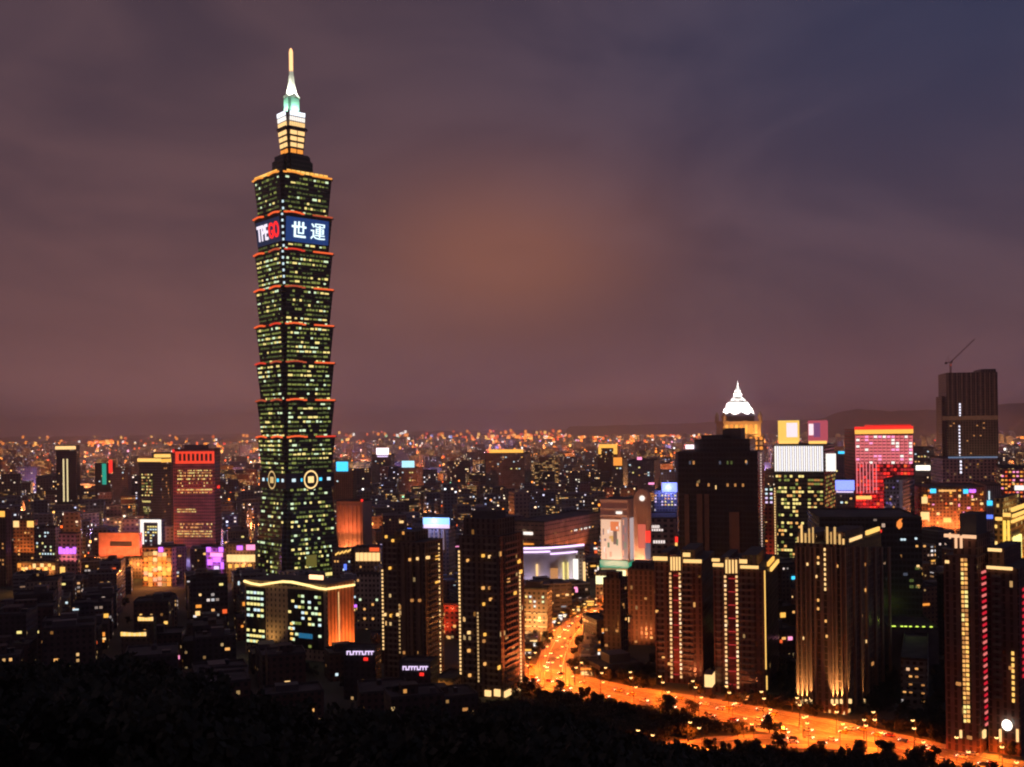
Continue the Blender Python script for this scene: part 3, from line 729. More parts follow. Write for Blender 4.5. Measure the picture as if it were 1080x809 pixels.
    om = paint('orange_cladding', (.62, .28, .14), .7); m = MB(); b.R.slab(m, .3, b.R.len - .3, 0, b.h - .8, om, .35); b.part('end_wall', m)
    for i in range(7):
        m = MB(); x = b.R.len * (.1 + .13 * i); b.R.slab(m, x, x + .5, 0, b.h - 1, paint('orange_groove', (.25, .09, .05)), .55); b.part('groove', m)
    b.column(b.R, 357, 624, 681, 17, CREAM, 1.4, 1.9)
    for k in range(3):
        spot('facade_flood_or_fill', b.R.p(b.R.len * (k + .5) / 3, 2, 9), b.R.p(b.R.len * (k + .5) / 3, b.h * .7, 0), 22000, (1, .30, .07), 110, b.root)
        spot('facade_flood_or_fill', b.L.p(b.L.len * (.30 + .04 * k), 4, 6), b.L.p(b.L.len * (.30 + .04 * k), b.h * .8, 0), 3500, (1, .6, .22), 80, b.root)
    b.one('roof_sign', b.L, (327, 606.5, 341, 611), lamp('roof_sign_red', (1, .5, .25), 2.5), 1)
    b.finish()
    # beige shed and bright band to its right
    b = mk('office_block', 'pale grey block left of the twin dotted residential towers', 'office block', 'the pale grey block', 376, 401, 404, 606, 760, 10, PALE, 672)
    b.griduv(b.L, 378, 630, 400, 655, 3.4, 3.4, .15, [WWIN, GWIN]); b.finish()
    b = mk('shop_building', 'bright cream lit shop band with slanting yellow lights by the skyscraper', 'shop building', 'the cream shop band', 374, 401, 404, 577, 900, 9, STONE, 600)
    for i in range(6): b.one('shop_light', b.L, (375.5 + 4.3 * i, 583, 379 + 4.3 * i, 591.5), CREAM, 1)
    b.one('red_sign', b.L, (390, 577.6, 400, 581.5), ORNG, 1); b.finish()
    b = mk('market_hall', 'low hall with three slanting yellow lamps right of the skyscraper foot', 'hall', 'the slanting-lamp hall', 350, 371, 376, 580, 950, 14, STONE, 606)
    for i in range(4):
        x, z_ = b.L.xz(354 + 4.2 * i, 582 - i * 1.0 + 4); m = MB(); m.slab(b.L.p(x, z_, .2), b.L.d * 3.4 + Vector((0, 0, 2.2)), (0, 0, 1.6), b.L.n * .8, YEL); b.part('slanting_lamp', m)
    b.one('blue_neon', b.L, (363, 595, 365.5, 601), BLUE, 1); b.griduv(b.L, 352, 590, 370, 603, 3, 3.4, .3, [LILAC, WWIN, COOLW]); b.finish()
    b = mk('hotel_tower', 'peach uplit windowless hotel tower immediately right of the skyscraper', 'hotel', 'the peach uplit tower', 355, 382, 392, 529, 1080, 22, paint('peach_render', (.50, .34, .25), .8, 0, .12), 580)
    for i in range(6): b.one('pilaster', b.L, (357 + 4.4 * i, 533, 358.6 + 4.4 * i, 580), paint('peach_render', (.50, .34, .25), .8, 0, .12), .9)
    for k in range(4): spot('facade_flood_or_fill', b.L.p(b.L.len * (.25 + .2 * k), 14, 5), b.L.p(b.L.len * (.25 + .2 * k), 60, 1), 32000, (1, .30, .10), 80, b.root)
    b.one('red_beacon', b.L, (381, 526.5, 383, 529), RED, 1)
    for k in range(3): spot('facade_flood_or_fill', b.L.p(b.L.len * (.2 + .3 * k), b.h * .5, 14), b.L.p(b.L.len * (.2 + .3 * k), b.h * .8, 0), 11000, (1, .2, .07), 110, b.root)

def near_lights():
    for (uL, uC, uR, vt, D, lab, sc, rect, mt_) in (
        (362, 396, 402, 684, 560, 'dark low block with a lilac white lettered sign under the pale grey block', 'the first lilac-sign block', (366, 686.5, 395, 690.5), LILAC),
        (421, 454, 462, 700, 545, 'dark low block with a lilac white lettered sign at the foot of the dotted towers', 'the second lilac-sign block', (425, 702.5, 452, 706.5), LILAC)):
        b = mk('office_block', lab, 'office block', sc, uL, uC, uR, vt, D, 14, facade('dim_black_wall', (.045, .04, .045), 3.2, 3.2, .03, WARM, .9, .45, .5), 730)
        n = 9
        for i in range(n):
            w_ = (rect[2] - rect[0]) / n; u0 = rect[0] + w_ * i; k = i % 4
            b.one('sign_letter', b.L, (u0, rect[1], u0 + w_ * .25, rect[3]), mt_, .7)
            b.one('sign_letter', b.L, (u0, rect[1] if k != 1 else rect[3] - 1, u0 + w_ * .8, rect[1] + 1 if k != 1 else rect[3]), mt_, .8)
        b.one('red_lamp', b.L, (rect[0] + 18, rect[3] + 3, rect[0] + 22, rect[3] + 6), RED, .8); b.finish()
    for (uL, uC, uR, vt, D, lab, sc) in ((128, 155, 158, 668, 560, 'dark roof with a row of small yellow lights on its eave, lower left', 'the yellow-eaved roof'), (146, 162, 165, 652, 620, 'smaller dark roof with cream eave lights above the yellow eaved roof', 'the cream-eaved roof')):
        b = mk('low_hall', lab, 'hall', sc, uL, uC, uR, vt, D, 8, facade('dim_brown_wall', (.075, .05, .042), 3.2, 3.2, .03, WARM, .9, .45, .5), 690)
        n = 10
        for i in range(n):
            w_ = (uC - uL) / n; u0 = uL + w_ * i; b.one('eave_light', b.L, (u0, vt - .5 - 2 * abs(i - n / 2) / n, u0 + w_ * .7, vt + 2.6), CREAM if i % 2 else YEL, .8)
        b.finish()
left_side()
near_lights()

def balconies(b, F, x0, x1, z0=6.0, z1=None, step=3.3, depth=1.3):
    m_ = paint('balcony_tile', (.24, .17, .13), .7); z = z0; z1 = z1 or b.h - 3
    while z < z1:
        m = MB(); F.slab(m, F.len * x0, F.len * x1, z, z + .22, m_, depth); F.slab(m, F.len * x0, F.len * x1, z + .2, z + 1.1, m_, .35)
        m.slab(F.p(F.len * x0, z + .2, depth - .1), F.d * F.len * (x1 - x0), F.t * .85, F.n * .1, m_); b.part('balcony', m); z += step
def centre():
    # twin brown residential towers with dotted lights
    b = mk('residential_tower', 'dark residential tower with two dotted light columns, left of its twin', 'residential tower', 'the left dotted tower', 403, 448, 467, 572, 605, 22, BRN, 705, roof=False)
    sub(b, .22, .72, .15, .85, b.h, b.h + 5.5, BRN, 'roof_plant'); sub(b, .05, .2, .2, .8, b.h, b.h + 2.5, DCON, 'roof_plant')
    b.column(b.L, 404.5, 600, 686, 22, CREAM, .8, 1.2); b.column(b.R, 464.5, 572, 712, 36, CREAM, .9, 1.2)
    b.column(b.L, 422, 636, 690, 13, lamp('faint_lamp', (1, .6, .25), .5), .7, 1.1)
    for i in range(3): b.one('pilaster', b.L, (424 + 8 * i, 575, 427 + 8 * i, 706), paint('brown_pilaster', (.20, .12, .08)), .8)
    for (u, v) in ((433, 590), (441, 589), (450, 588), (435, 633), (443, 633), (407, 648), (413, 649), (420, 648), (427, 688), (408, 566), (412, 599), (415, 570)):
        f = b.L if u < 447 else b.R; b.one('lit_window', f, (u - .9, v - 1.4, u + random.uniform(.5, 1.2), v + 1.4), random.choice([WWIN, CREAM, WWIN2, GOLD]), 1.5)
    for v in (588, 613): b.one('lit_window', b.R, (459, v - 2, 462, v + 2), GOLD, .4)
    balconies(b, b.L, .12, .36); balconies(b, b.R, .2, .75); b.griduv(b.L, 406, 660, 446, 702, 4, 3.3, .06, [WWIN2, WWIN]); b.finish()
    b = mk('residential_tower', 'dark residential tower with brown lit right face, right of its twin', 'residential tower', 'the right dotted tower', 484, 527, 552, 566, 560, 26, BRN, 736, roof=False)
    sub(b, .05, .9, .1, .8, b.h, b.h + 9, BRN, 'roof_plant'); sub(b, .2, .8, .2, .6, b.h + 9, b.h + 13, DCON, 'roof_plant')
    b.column(b.L, 486, 580, 712, 34, CREAM, .8, 1.2); b.column(b.L, 505, 645, 720, 20, lamp('faint_lamp', (1, .6, .25), .7), .7, 1.1); b.column(b.R, 549.5, 602, 728, 34, CREAM, .8, 1.2)
    for (u, v) in ((494, 591), (510, 586), (517, 587), (510, 620), (517, 620), (511, 637), (518, 632), (495, 667), (511, 676), (512, 669), (495, 686), (512, 700), (496, 712)):
        b.one('lit_window', b.L, (u - .9, v - 1.5, u + random.uniform(.5, 1.3), v + 1.4), random.choice([WWIN, CREAM, WWIN, WWIN2, GOLD]), 1.5)
    for (u, v) in ((536, 612), (549, 603), (543, 625), (547, 592), (534, 672), (541, 682), (526, 704)):
        b.one('lit_window', b.R, (u - 1.2, v - 2, u + 1.3, v + 2), random.choice([WWIN, GOLD, WWIN2]), .4)
    balconies(b, b.L, .14, .36); balconies(b, b.L, .66, .92); balconies(b, b.R, .15, .7)
    for i in range(4): b.one('entrance_light', b.L if i < 2 else b.R, (512 + 9.8 * i, 728 - (i % 2), 518 + 9.8 * i, 734), CREAM, 1.0)
    spot('facade_flood_or_fill', b.R.p(b.R.len * .5, 3, 22), b.R.p(b.R.len * .5, 26, 0), 110000, (1, .20, .05), 100, b.root)  # added fill for street light reaching this face, no fixture here
    b.finish()
    b = mk('apartment_block', 'red lit apartment block seen in the gap between the dotted twin towers', 'apartment block', 'the red block between the twins', 464, 484, 488, 638, 720, 12, facade('red_stucco', (.38, .14, .09), 3.4, 3.3, .12, WARM), 705)
    for k in range(3): spot('facade_flood_or_fill', b.L.p(b.L.len * (.2 + .3 * k), 8 + 12 * k, 9), b.L.p(b.L.len * (.2 + .3 * k), 12 + 14 * k, 0), 5000, (1, .12, .04), 110, b.root)
    b.griduv(b.L, 465, 645, 483, 700, 4, 4, .15, [WWIN, WWIN2]); b.finish()
    b = mk('house', 'glowing amber low house at the foot of the dotted twin towers', 'house', 'the amber low house', 457, 478, 494, 718, 560, 18, facade('amber_lit_house', (.40, .24, .12), 3, 3, 0), 736)
    for r in ((460, 721, 467, 733), (468, 723, 474, 733), (475, 724, 478, 731)): b.one('lit_window', b.L, r, GOLD, .4)
    b.one('lit_window', b.R, (484, 723, 489, 730), CREAM, .4); point('porch_light', b.L.p(b.L.len * .3, 4, 5), 2500, (1, .5, .12), b.root); b.finish()
    b = mk('office_block', 'brown office block with a band of cool windows beside the right twin tower', 'office block', 'the brown banded block', 551, 577, 582, 622, 735, 16, STONE, 690)
    b.griduv(b.L, 553, 627, 575, 642, 3, 3.6, .65, [GWIN, COOLW, YWIN]); 
    for k in range(5): b.one('ledge', b.L, (551, 646 + 7 * k, 577, 647.4 + 7 * k), PALE, .8)
    sub(b, .1, .7, .2, .7, b.h, b.h + 5, DCON, 'roof_plant')
    b.one('entrance_light', b.L, (554, 672, 573, 680), WHITE, 1.2); point('entrance_glow', b.L.p(b.L.len * .5, 8, 12), 30000, (1, .5, .15), b.root); b.finish()
    # curved department store
    k1, _ = ray(584, 600); D = 935; cx = k1 * D; r_ = 29
    z1 = at(584, 577, D).z
    b = Building('department_store', 'curved department store with two glowing lilac bands and a white light column', 'department store', 'the lilac-banded store', [(cx - 32, D + 6), (cx + 28, D + 4), (cx + 28, D + 34), (cx - 32, D + 34)], z1 * .9, GREY, 616, (549, 618))
    wst = paint('white_store_cladding', (.55, .52, .56), .6, 0, .1)
    arc = [(cx - 34 + 62 * i / 14 - b.loc.x, D + 8 - 9 * math.sin(math.pi * i / 14) - b.loc.y) for i in range(15)]
    m = MB(); m.prism([*arc, (arc[-1][0], arc[-1][1] + 12), (arc[0][0], arc[0][1] + 12)], 0, z1, wst, top=ROOFM); b.part('curved_front', m)
    lb = lamp('lilac_band', (.86, .62, 1), 1.9, True)
    for (i0, i1, dz) in ((0, 14, -1.2), (0, 7, -4.3), (7, 14, -6.5)):
        m = MB()
        for i in range(i0, i1):
            a, c = Vector((*arc[i], z1 + dz + (i - 7) * .18)), Vector((*arc[i + 1], z1 + dz + (i - 6) * .18)); m.slab(a, c - a, (0, 0, 1.6 if dz > -2 else 1.2), (0, -1.0, 0), lb)
        b.part('light_band', m)
    Fc = Face(b, (*arc[0], 0), (*arc[-1], 0))
    for (u0, u1, v0, mt_) in ((604, 609, 589, WHITE), (614.5, 616.5, 592, CREAM), (565, 567, 594, CREAM), (593, 594.5, 592, YWIN), (598, 599, 592, YWIN)): b.one('light_column', Fc, (u0, v0, u1, 613), mt_, 10.5)
    b.one('amber_panel', Fc, (580, 598, 588, 611), WWIN2, 10.2)
    for k in range(4): spot('facade_flood_or_fill', Fc.p(Fc.len * (.15 + .23 * k), 1, 14), Fc.p(Fc.len * (.15 + .23 * k), 22, 8), 9000, (.85, .7, 1), 90, b.root)
    b.finish()
    # the big malls behind
    mb_ = facade('terracotta_mall', (.42, .24, .16), 5, 5, .03, WARM, .8, .7, .2)
    b = mk('shopping_mall', 'long terracotta shopping mall behind the lilac banded store', 'shopping mall', 'the terracotta mall', 541, 574, 634, 551, 1090, 30, mb_, 592, maxlen=150)
    b.griduv(b.R, 600, 556, 626, 560, 4, 3, .5, [WWIN, WHITE]); b.griduv(b.R, 600, 580, 634, 592, 5, 4, .45, [WWIN, LILAC, WWIN2]); b.one('sign', b.L, (551, 561, 562, 564), WHITE, 1)
    b.one('orange_entrance', b.L, (552, 573, 563, 582), AMBER, 1)
    for k in range(4): spot('facade_flood_or_fill', b.R.p(b.R.len * (.1 + .25 * k), 4, 12), b.R.p(b.R.len * (.1 + .25 * k), 30, 0), 32000, (1, .32, .12), 110, b.root)
    b.finish()
    b = mk('shopping_mall', 'dim mall wing with white lettering right of the banner towers', 'shopping mall', 'the lettered mall wing', 678, 714, 722, 547, 1000, 8, facade('dusky_mall_wall', (.30, .19, .16), 6, 5, 0), 592)
    for r in ((687, 554, 696, 557), (687, 558, 700, 560), (689, 570, 702, 573)):
        for i in range(5):
            w_ = (r[2] - r[0]) / 5; b.one('sign_letter', b.L, (r[0] + w_ * i, r[1], r[0] + w_ * (i + .72), r[3]), lamp('sign_white', (1, .85, .8), 1.1), .6)
    b.one('red_sign', b.L, (712, 566, 715, 572), RED, 1); b.one('amber_sign', b.L, (712, 572.5, 714.5, 577), YEL, 1)
    b.one('canopy_light', b.L, (686, 588, 704, 591), CREAM, 1.2); b.finish()
    # banner tower with green band, and its round-topped clock tower
    bt = paint('cream_plaster', (.72, .48, .37), .8, 0, .1)
    b = mk('department_store', 'cream department store hung with tall banners above a green band', 'department store', 'the banner store', 633, 662, 676, 527, 880, 24, None, 614)
    m = MB(); m.prism(b.foot, 0, b.h, bt, top=ROOFM); b.part('wall', m)
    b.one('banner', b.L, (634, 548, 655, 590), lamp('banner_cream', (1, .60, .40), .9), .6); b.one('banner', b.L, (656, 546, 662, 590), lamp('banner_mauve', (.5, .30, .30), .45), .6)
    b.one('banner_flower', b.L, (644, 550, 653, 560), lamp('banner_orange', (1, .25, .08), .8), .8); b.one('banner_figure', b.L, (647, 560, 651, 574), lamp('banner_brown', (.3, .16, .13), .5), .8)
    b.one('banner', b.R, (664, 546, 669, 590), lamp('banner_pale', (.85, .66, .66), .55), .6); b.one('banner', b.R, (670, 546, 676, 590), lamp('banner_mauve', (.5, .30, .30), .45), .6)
    b.one('roof_sign', b.L, (650, 539.5, 656, 542), WHITE, .9)
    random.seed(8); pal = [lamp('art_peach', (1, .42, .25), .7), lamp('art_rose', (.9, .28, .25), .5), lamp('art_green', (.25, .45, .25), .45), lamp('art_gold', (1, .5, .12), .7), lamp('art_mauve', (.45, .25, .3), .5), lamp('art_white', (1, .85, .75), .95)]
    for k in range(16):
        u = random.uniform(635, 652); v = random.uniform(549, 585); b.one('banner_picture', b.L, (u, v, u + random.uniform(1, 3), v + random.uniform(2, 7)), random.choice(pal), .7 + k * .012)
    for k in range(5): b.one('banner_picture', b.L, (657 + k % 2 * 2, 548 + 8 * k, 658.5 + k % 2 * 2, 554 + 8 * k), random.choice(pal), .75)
    gs = lamp('green_sign', (.02, .50, .28), .6); b.one('green_band', b.L, (633, 591, 662, 599), gs, 1); b.one('green_band', b.R, (662, 591, 676, 599), gs, 1)
    b.one('parapet', b.L, (633, 527, 662, 529), bt, .8); b.one('ledge', b.L, (633, 536, 662, 537), bt, .8); b.one('ledge', b.L, (633, 543, 662, 545), bt, .8)
    b.one('shop_window', b.L, (634, 601, 660, 611), lamp('lime_shop_light', (1, .95, .5), 1.5), .8); b.one('shop_window', b.R, (662, 601, 673, 607), CREAM, .8)
    for k in range(3): spot('facade_flood_or_fill', b.L.p(b.L.len * (.2 + .3 * k), 22, 10), b.L.p(b.L.len * (.2 + .3 * k), 60, 0), 45000, (1, .55, .34), 110, b.root)
    b.finish()
    b = mk('shop_building', 'lime lit low shop under the banner store', 'shop building', 'the lime-lit shop', 628, 646, 650, 606, 850, 14, PALE, 618); b.one('shop_window', b.L, (628.5, 607.5, 646, 616), lamp('lime_shop_light', (1, .95, .5), 1.5), .6); b.finish()
    # clock tower: rounded gable
    kx_, _ = ray(676, 560); D = 860
    b = mk('gabled_tower', 'slim pink tower with arched top and round white lamp beside the banner store', 'tower', 'the arched pink tower', 668, 686, 689, 528, 872, 12, None, 602)
    n = 12; f = b.L; prof = [(0, 0), (f.len, 0)] + [(f.len / 2 + f.len / 2 * math.cos(math.pi * q / n), b.h + 9.5 * math.sin(math.pi * q / n)) for q in range(n + 1)]
    m = MB(); A = [f.p(x, z_, 0) for x, z_ in prof]; B2 = [f.p(x, z_, -10) for x, z_ in prof]
    m.face(A, bt); m.face(B2[::-1], bt)
    for i in range(len(A)): j = (i + 1) % len(A); m.face([A[i], B2[i], B2[j], A[j]], bt)
    b.part('wall', m)
    for i in range(4): b.one('pilaster', f, (670.5 + 4 * i, 532, 671.8 + 4 * i, 600), bt, .8)
    m = MB(); x, z_ = f.xz(677.3, 525.5); c_ = f.p(x, z_, .9); m.face([c_ + f.d * 2.2 * math.cos(a) + f.t * 2.2 * math.sin(a) for a in (2 * math.pi * q / 16 for q in range(16))], WHITE); b.part('round_lamp', m)
    b.one('banner', f, (673, 553, 681, 578), lamp('banner_red', (.9, .16, .10), .75), .9); b.one('banner', f, (681, 560, 686, 572), RED, .9); b.one('banner', f, (680, 573, 686, 590), lamp('banner_blue', (.10, .16, .28), .5), .9)
    for k in range(2): spot('facade_flood_or_fill', f.p(f.len * (.3 + .4 * k), 22, 7), f.p(f.len * (.3 + .4 * k), 62, 0), 40000, (1, .48, .26), 80, b.root)
    m = MB(); x, z_ = f.xz(679.5, 517); m.slab(f.p(x, z_ - 4, -3), f.d * .6, f.t * 5, f.n * .6, METAL); b.part('finial', m)
    b.finish()
    b = mk('office_block', 'squat block carrying a blazing blue rooftop screen, left of the big dark tower', 'office block', 'the blue-screen block', 690, 714, 717, 518, 1120, 14, GREY, 545)
    b.one('screen', b.L, (698, 509, 714, 519), lamp('blue_screen_hot', (.22, .28, 1), 1.9, True), .9); b.griduv(b.L, 690, 521, 714, 534, 3.4, 3.6, .5, [YWIN, WWIN, LILAC])
    b.one('pink_sign', b.L, (684, 509, 690, 511), PINK, 1); point('screen_glow', b.L.p(b.L.len * .6, b.h + 4, 7), 40000, (.2, .25, 1), b.root); b.finish()
    b = mk('office_block', 'block with glowing cyan blue roof screen above the dotted twin towers', 'office block', 'the cyan-screen block', 446, 473, 480, 556, 890, 16, STONE, 612)
    b.one('screen', b.L, (446.5, 546, 474, 553), lamp('cyan_screen', (.25, .50, 1), 1.9, True), .9); b.one('screen_base', b.L, (447, 553, 474, 557), LILAC, .8)
    b.griduv(b.L, 452, 570, 473, 580, 3, 3.6, .5, [YWIN, WWIN]); b.griduv(b.L, 448, 580, 473, 612, 4, 3.6, .22, [WWIN, PINK, WWIN2])
    for i in range(4): b.one('pilaster', b.L, (452 + 5 * i, 558, 453.5 + 5 * i, 580), lamp('glowing_pilaster', (.6, .4, .5), .3), .8)  # pilasters glow on their own; their lit look is in the emission
    point('screen_glow', b.L.p(b.L.len * .4, b.h + 5, 6), 30000, (.2, .3, 1), b.root); b.finish()
    for (uL, uC, uR, vt, vb, D, lab, sc, rect, mt_) in (
        (350, 372, 376, 497, 515, 1500, 'block with small cyan screen right of the skyscraper waist', 'the small cyan-screen block', (355, 487, 367, 497), CYAN),
        (392, 412, 416, 480, 492, 2300, 'distant block topped by a bright pinkish white sign', 'the pink-sign block', (397, 472.5, 410, 479.5), lamp('pinkish_sign', (1, .8, .9), 2.2)),
        (420, 440, 446, 494, 508, 1900, 'distant block with pale cyan roof sign', 'the pale-cyan-sign block', (424, 486, 437, 493), lamp('pale_cyan_sign', (.45, .85, .95), 1.3)),
        (512, 553, 560, 478, 498, 1900, 'wide block with a long orange lit eave, centre distance', 'the orange-eaved block', (516, 474, 552, 477.5), GOLD),
        (630, 651, 655, 471, 482, 2400, 'distant block framed by golden light like a gate', 'the golden-gate block', (631, 468.5, 651, 472.5), GOLD),
        (645, 657, 662, 484, 498, 1900, 'distant block with one amber lit corner', 'the amber-cornered block', (647, 482.5, 656, 491), AMBER),
        (662, 690, 700, 486, 508, 1750, 'grey block with small pink sign left of the big dark tower', 'the pink-dot block', (672, 482, 677, 485), PINK),
        (712, 724, 730, 478, 500, 1600, 'block with pale blue lit corner behind the big dark tower', 'the pale-blue block', (722, 483, 729, 497), lamp('paleblue', (.3, .5, 1), .8)),
        (876, 900, 905, 478, 520, 1500, 'dark block with a blue arc of light on its roof', 'the blue-arc block', (884, 476, 897, 478.5), CYAN),
        (860, 901, 906, 508, 545, 1250, 'block with hot blue white screen between the white and red towers', 'the hot-screen block', (881, 506.5, 901, 517), lamp('blue_screen_hot', (.22, .28, 1), 1.9, True)),
        (960, 985, 992, 472, 500, 1900, 'block with long white roof light right of the red tower', 'the white-eaved block', (966, 491, 981, 496), lamp('cream_sign', (1, .95, .8), 2.2)),
        (418, 450, 456, 560, 580, 1000, 'dark broad block below the blue cyan screen', 'the dark broad block', (430, 557, 434, 560), BLUE),
        (100, 118, 122, 489, 512, 1800, 'dark block with vertical teal neon sign', 'the teal-neon block', (108, 489, 112, 511), TEAL),
        (116, 135, 138, 494, 512, 1750, 'block with red upright neon and green glow', 'the red-neon block', (115, 485, 118.5, 499), RED)):
        b = mk('office_block', lab, 'office block', sc, uL, uC, uR, vt, D, 16, GREY if D % 3 else BRN, vb)
        b.one('roof_sign', b.L, rect, mt_, 1.2); b.griduv(b.L, uL + 1, vt + 3, uC - 1, min(vb, vt + 24), 5, 4.5, .16, [WWIN, WWIN2, COOLW, YWIN])
        if 'gate' in sc:
            b.one('roof_sign', b.L, (631, 472.5, 634, 479), GOLD, 1); b.one('roof_sign', b.L, (647, 472.5, 651, 479), GOLD, 1)
        if 'pinkish' in lab or 'hot' in sc: b.one('roof_sign', b.L, (rect[0] + 1, rect[3] + 1, rect[2] - 1, rect[3] + 2.5), LILAC, 1)
        b.finish(30)
    # big dark tower in front of the dome
    b = mk('office_tower', 'huge black glass tower standing in front of the white dome', 'office tower', 'the huge dark tower', 715, 799, 806, 476, 760, 22, facade('black_glass_wall', (.04, .035, .045), 2.8, 3.9, .012, WARM, .6, .8, .6, rough=.3), 592, roof=False)
    kw = facade('black_glass_wall', (.04, .035, .045), 2.8, 3.9, .012, WARM, .6, .8, .6, rough=.3)
    sub(b, .20, .90, .1, .9, b.h, b.h + 9, kw, 'upper_storeys'); sub(b, .28, .66, .2, .8, b.h + 9, b.h + 12, DCON, 'roof_plant'); sub(b, .55, .78, .2, .8, b.h + 9, b.h + 17, DCON, 'roof_plant')
    bc = paint('bronze_column', (.20, .11, .08), .5)
    for (u0, u1) in ((722, 727), (735, 741), (743, 748), (769, 780)): b.one('bronze_column', b.L, (u0, 521 if u0 < 760 else 540, u1, 590), bc, 1.0)
    b.griduv(b.L, 718, 484, 798, 492, 2.8, 3.9, .22, [WWIN2, DGREEN, lamp('bluish_dim', (.3, .35, .5), .2)]); b.griduv(b.L, 718, 508, 798, 515, 2.8, 3.9, .12, [WWIN2]); b.one('lit_window', b.L, (754.5, 512, 755.6, 516), CREAM)
    b.griduv(b.L, 782, 484, 792, 490, 2.4, 3.9, .6, [WWIN, WHITE]); b.column(b.R, 803.5, 478, 578, 34, lamp('pinkish_lamp', (1, .7, .6), .9), .8, 1.3)
    x, z_ = b.L.xz(729, 472); m = MB(); b.L.slab(m, x - 4, x + 2, z_ - 1, z_ + 2, lamp('pinkish_sign', (1, .8, .9), 2.2), .9); b.part('roof_sign', m)
    b.finish(70)
    b = mk('office_block', 'slim red lit slab edged by a dotted light column right of the huge dark tower', 'office block', 'the red dotted slab', 805, 816, 820, 520, 830, 16, facade('red_stucco', (.38, .14, .09), 3.4, 3.3, .12, WARM), 590)
    b.column(b.L, 818, 514, 585, 26, CREAM, .8, 1.3); b.griduv(b.L, 806, 514, 816, 532, 3, 3.6, .6, [COOLW, LILAC, GWIN]); b.griduv(b.L, 806, 565, 816, 580, 3, 3, .5, [GOLD, AMBER])
    for k in range(2): spot('facade_flood_or_fill', b.L.p(b.L.len * .5, 8 + 24 * k, 9), b.L.p(b.L.len * .5, 18 + 26 * k, 0), 8000, (1, .15, .06), 110, b.root)
    b.finish()
    # white domed tower
    D = 1600; cx = ray(778.5, 440)[0] * D; z = lambda v: at(778, v, D).z
    b = Building('domed_tower', 'tower topped by a brilliant white dome and golden arcades', 'domed tower', 'the white dome tower', [(cx - 30, D - 30), (cx + 32, D - 30), (cx + 32, D + 30), (cx - 30, D + 30)], z(459), facade('golden_stone', (.50, .36, .20), 4, 4.4, .03, WARM, .9), 476, (756, 803), roof=False)
    ox, oy = 30, 30; sand = paint('golden_stone_plain', (.58, .44, .27), .7, 0, .12); wh = paint('white_dome_tiles', (.82, .82, .80), .5, 0, .05)
    m = MB(); m.box((ox, oy, z(459)), (56, 56, z(446) - z(459)), sand); m.box((ox, oy, z(446)), (60, 60, 2.5), sand); b.part('arcade_stage', m)
    m = MB(); m.lathe([(24, 0), (24, 8), (25.5, 8), (25.5, 10)], (ox, oy, z(446)), sand, 24); b.part('drum', m)
    R0 = 26; m = MB(); m.lathe([(25, 0), (25, 4), (22.5, 4), (22, 9), (20.5, 13), (18.2, 13.4), (16.8, 18), (14.2, 22), (11.8, 22.4), (9.8, 26.5), (7, 29.5), (5.6, 29.8), (5.2, 35)], (ox, oy, z(446) + 9), wh, 28); dome = b.part('dome', m)
    for q in range(10):
        a = q * math.pi / 5 + .2; m = MB()
        pr = [(22.8, 4), (22.3, 9), (20.8, 13), (18.5, 13.4), (17.1, 18), (14.5, 22), (12.1, 22.4), (10, 26.5), (7.2, 29.5)]
        for (r0, h0), (r1, h1) in zip(pr, pr[1:]): m.tube((ox + r0 * math.cos(a), oy + r0 * math.sin(a), z(446) + 9 + h0), (ox + r1 * math.cos(a), oy + r1 * math.sin(a), z(446) + 9 + h1), .6, .6, wh, 5, False)
        m.build('rib', dome)
    zz = z(446) + 43; m = MB(); m.lathe([(7, 0), (7, 1.2), (4.6, 1.2), (4.6, 5), (5, 5.4), (2.6, 9), (1.3, 12), (.8, 17), (.1, 22)], (ox, oy, zz), wh, 12); b.part('lantern', m)
    Fd = Face(b, (ox - 28, oy - 28, 0), (ox + 28, oy - 28, 0))
    for i in range(7): m = MB(); Fd.slab(m, 3 + 7.3 * i, 6.5 + 7.3 * i, z(459) + 3, z(448), AMBER if i % 2 else GOLD, .3); b.part('arched_opening', m)
    for i in range(8):
        for j in range(3): m = MB(); b_f = Face(b, (0, 0, 0), (62, 0, 0)); b_f.slab(m, 2 + 7.6 * i, 6.5 + 7.6 * i, z(474 - 5 * j), z(470.8 - 5 * j), random.choice([AMBER, GOLD, WWIN2]), .4); b.part('lit_window', m)
    for s_ in (-1, 1):
        for k in (-1, 1): m = MB(); m.lathe([(3.2, 0), (3.2, 9), (2.4, 11), (.3, 15)], (ox + s_ * 27, oy + k * 27, z(446) + 2), sand, 8); b.part('corner_turret', m)
    for q in range(8):
        a = q * math.pi / 4 + .4; spot('dome_floodlight', (ox + 44 * math.cos(a), oy + 44 * math.sin(a), z(446) + 8), (ox + 6 * math.cos(a), oy + 6 * math.sin(a), z(446) + 44), 480000, (1, .93, .88), 62, b.root, 1.0)
    for q in range(3): spot('arcade_floodlight', (ox - 22 + 22 * q, oy - 44, z(459) - 6), (ox - 22 + 22 * q, oy - 28, z(448)), 40000, (1, .45, .1), 95, b.root, 1.0)
    b.finish()
    # white crowned office
    b = mk('office_tower', 'office tower with glowing white finned crown and two billboards on its roof', 'office tower', 'the white-finned tower', 816, 869, 882, 470, 1000, 25, facade('olive_glass_wall', (.12, .11, .07), 2.6, 3.8, 0, wf=.8, hf=.5), 592)
    n = 22
    for i in range(n):
        u = 817 + 51.5 * i / n; b.one('lit_fin', b.L, (u, 470.5, u + 1.55, 497), (WHITE, lamp('soft_white', (.95, .92, 1), 1.25))[i % 2], .7)
    for i in range(4): b.one('lit_fin', b.R, (871 + 2.6 * i, 478.5, 873 + 2.6 * i, 497), WHITE, .7)
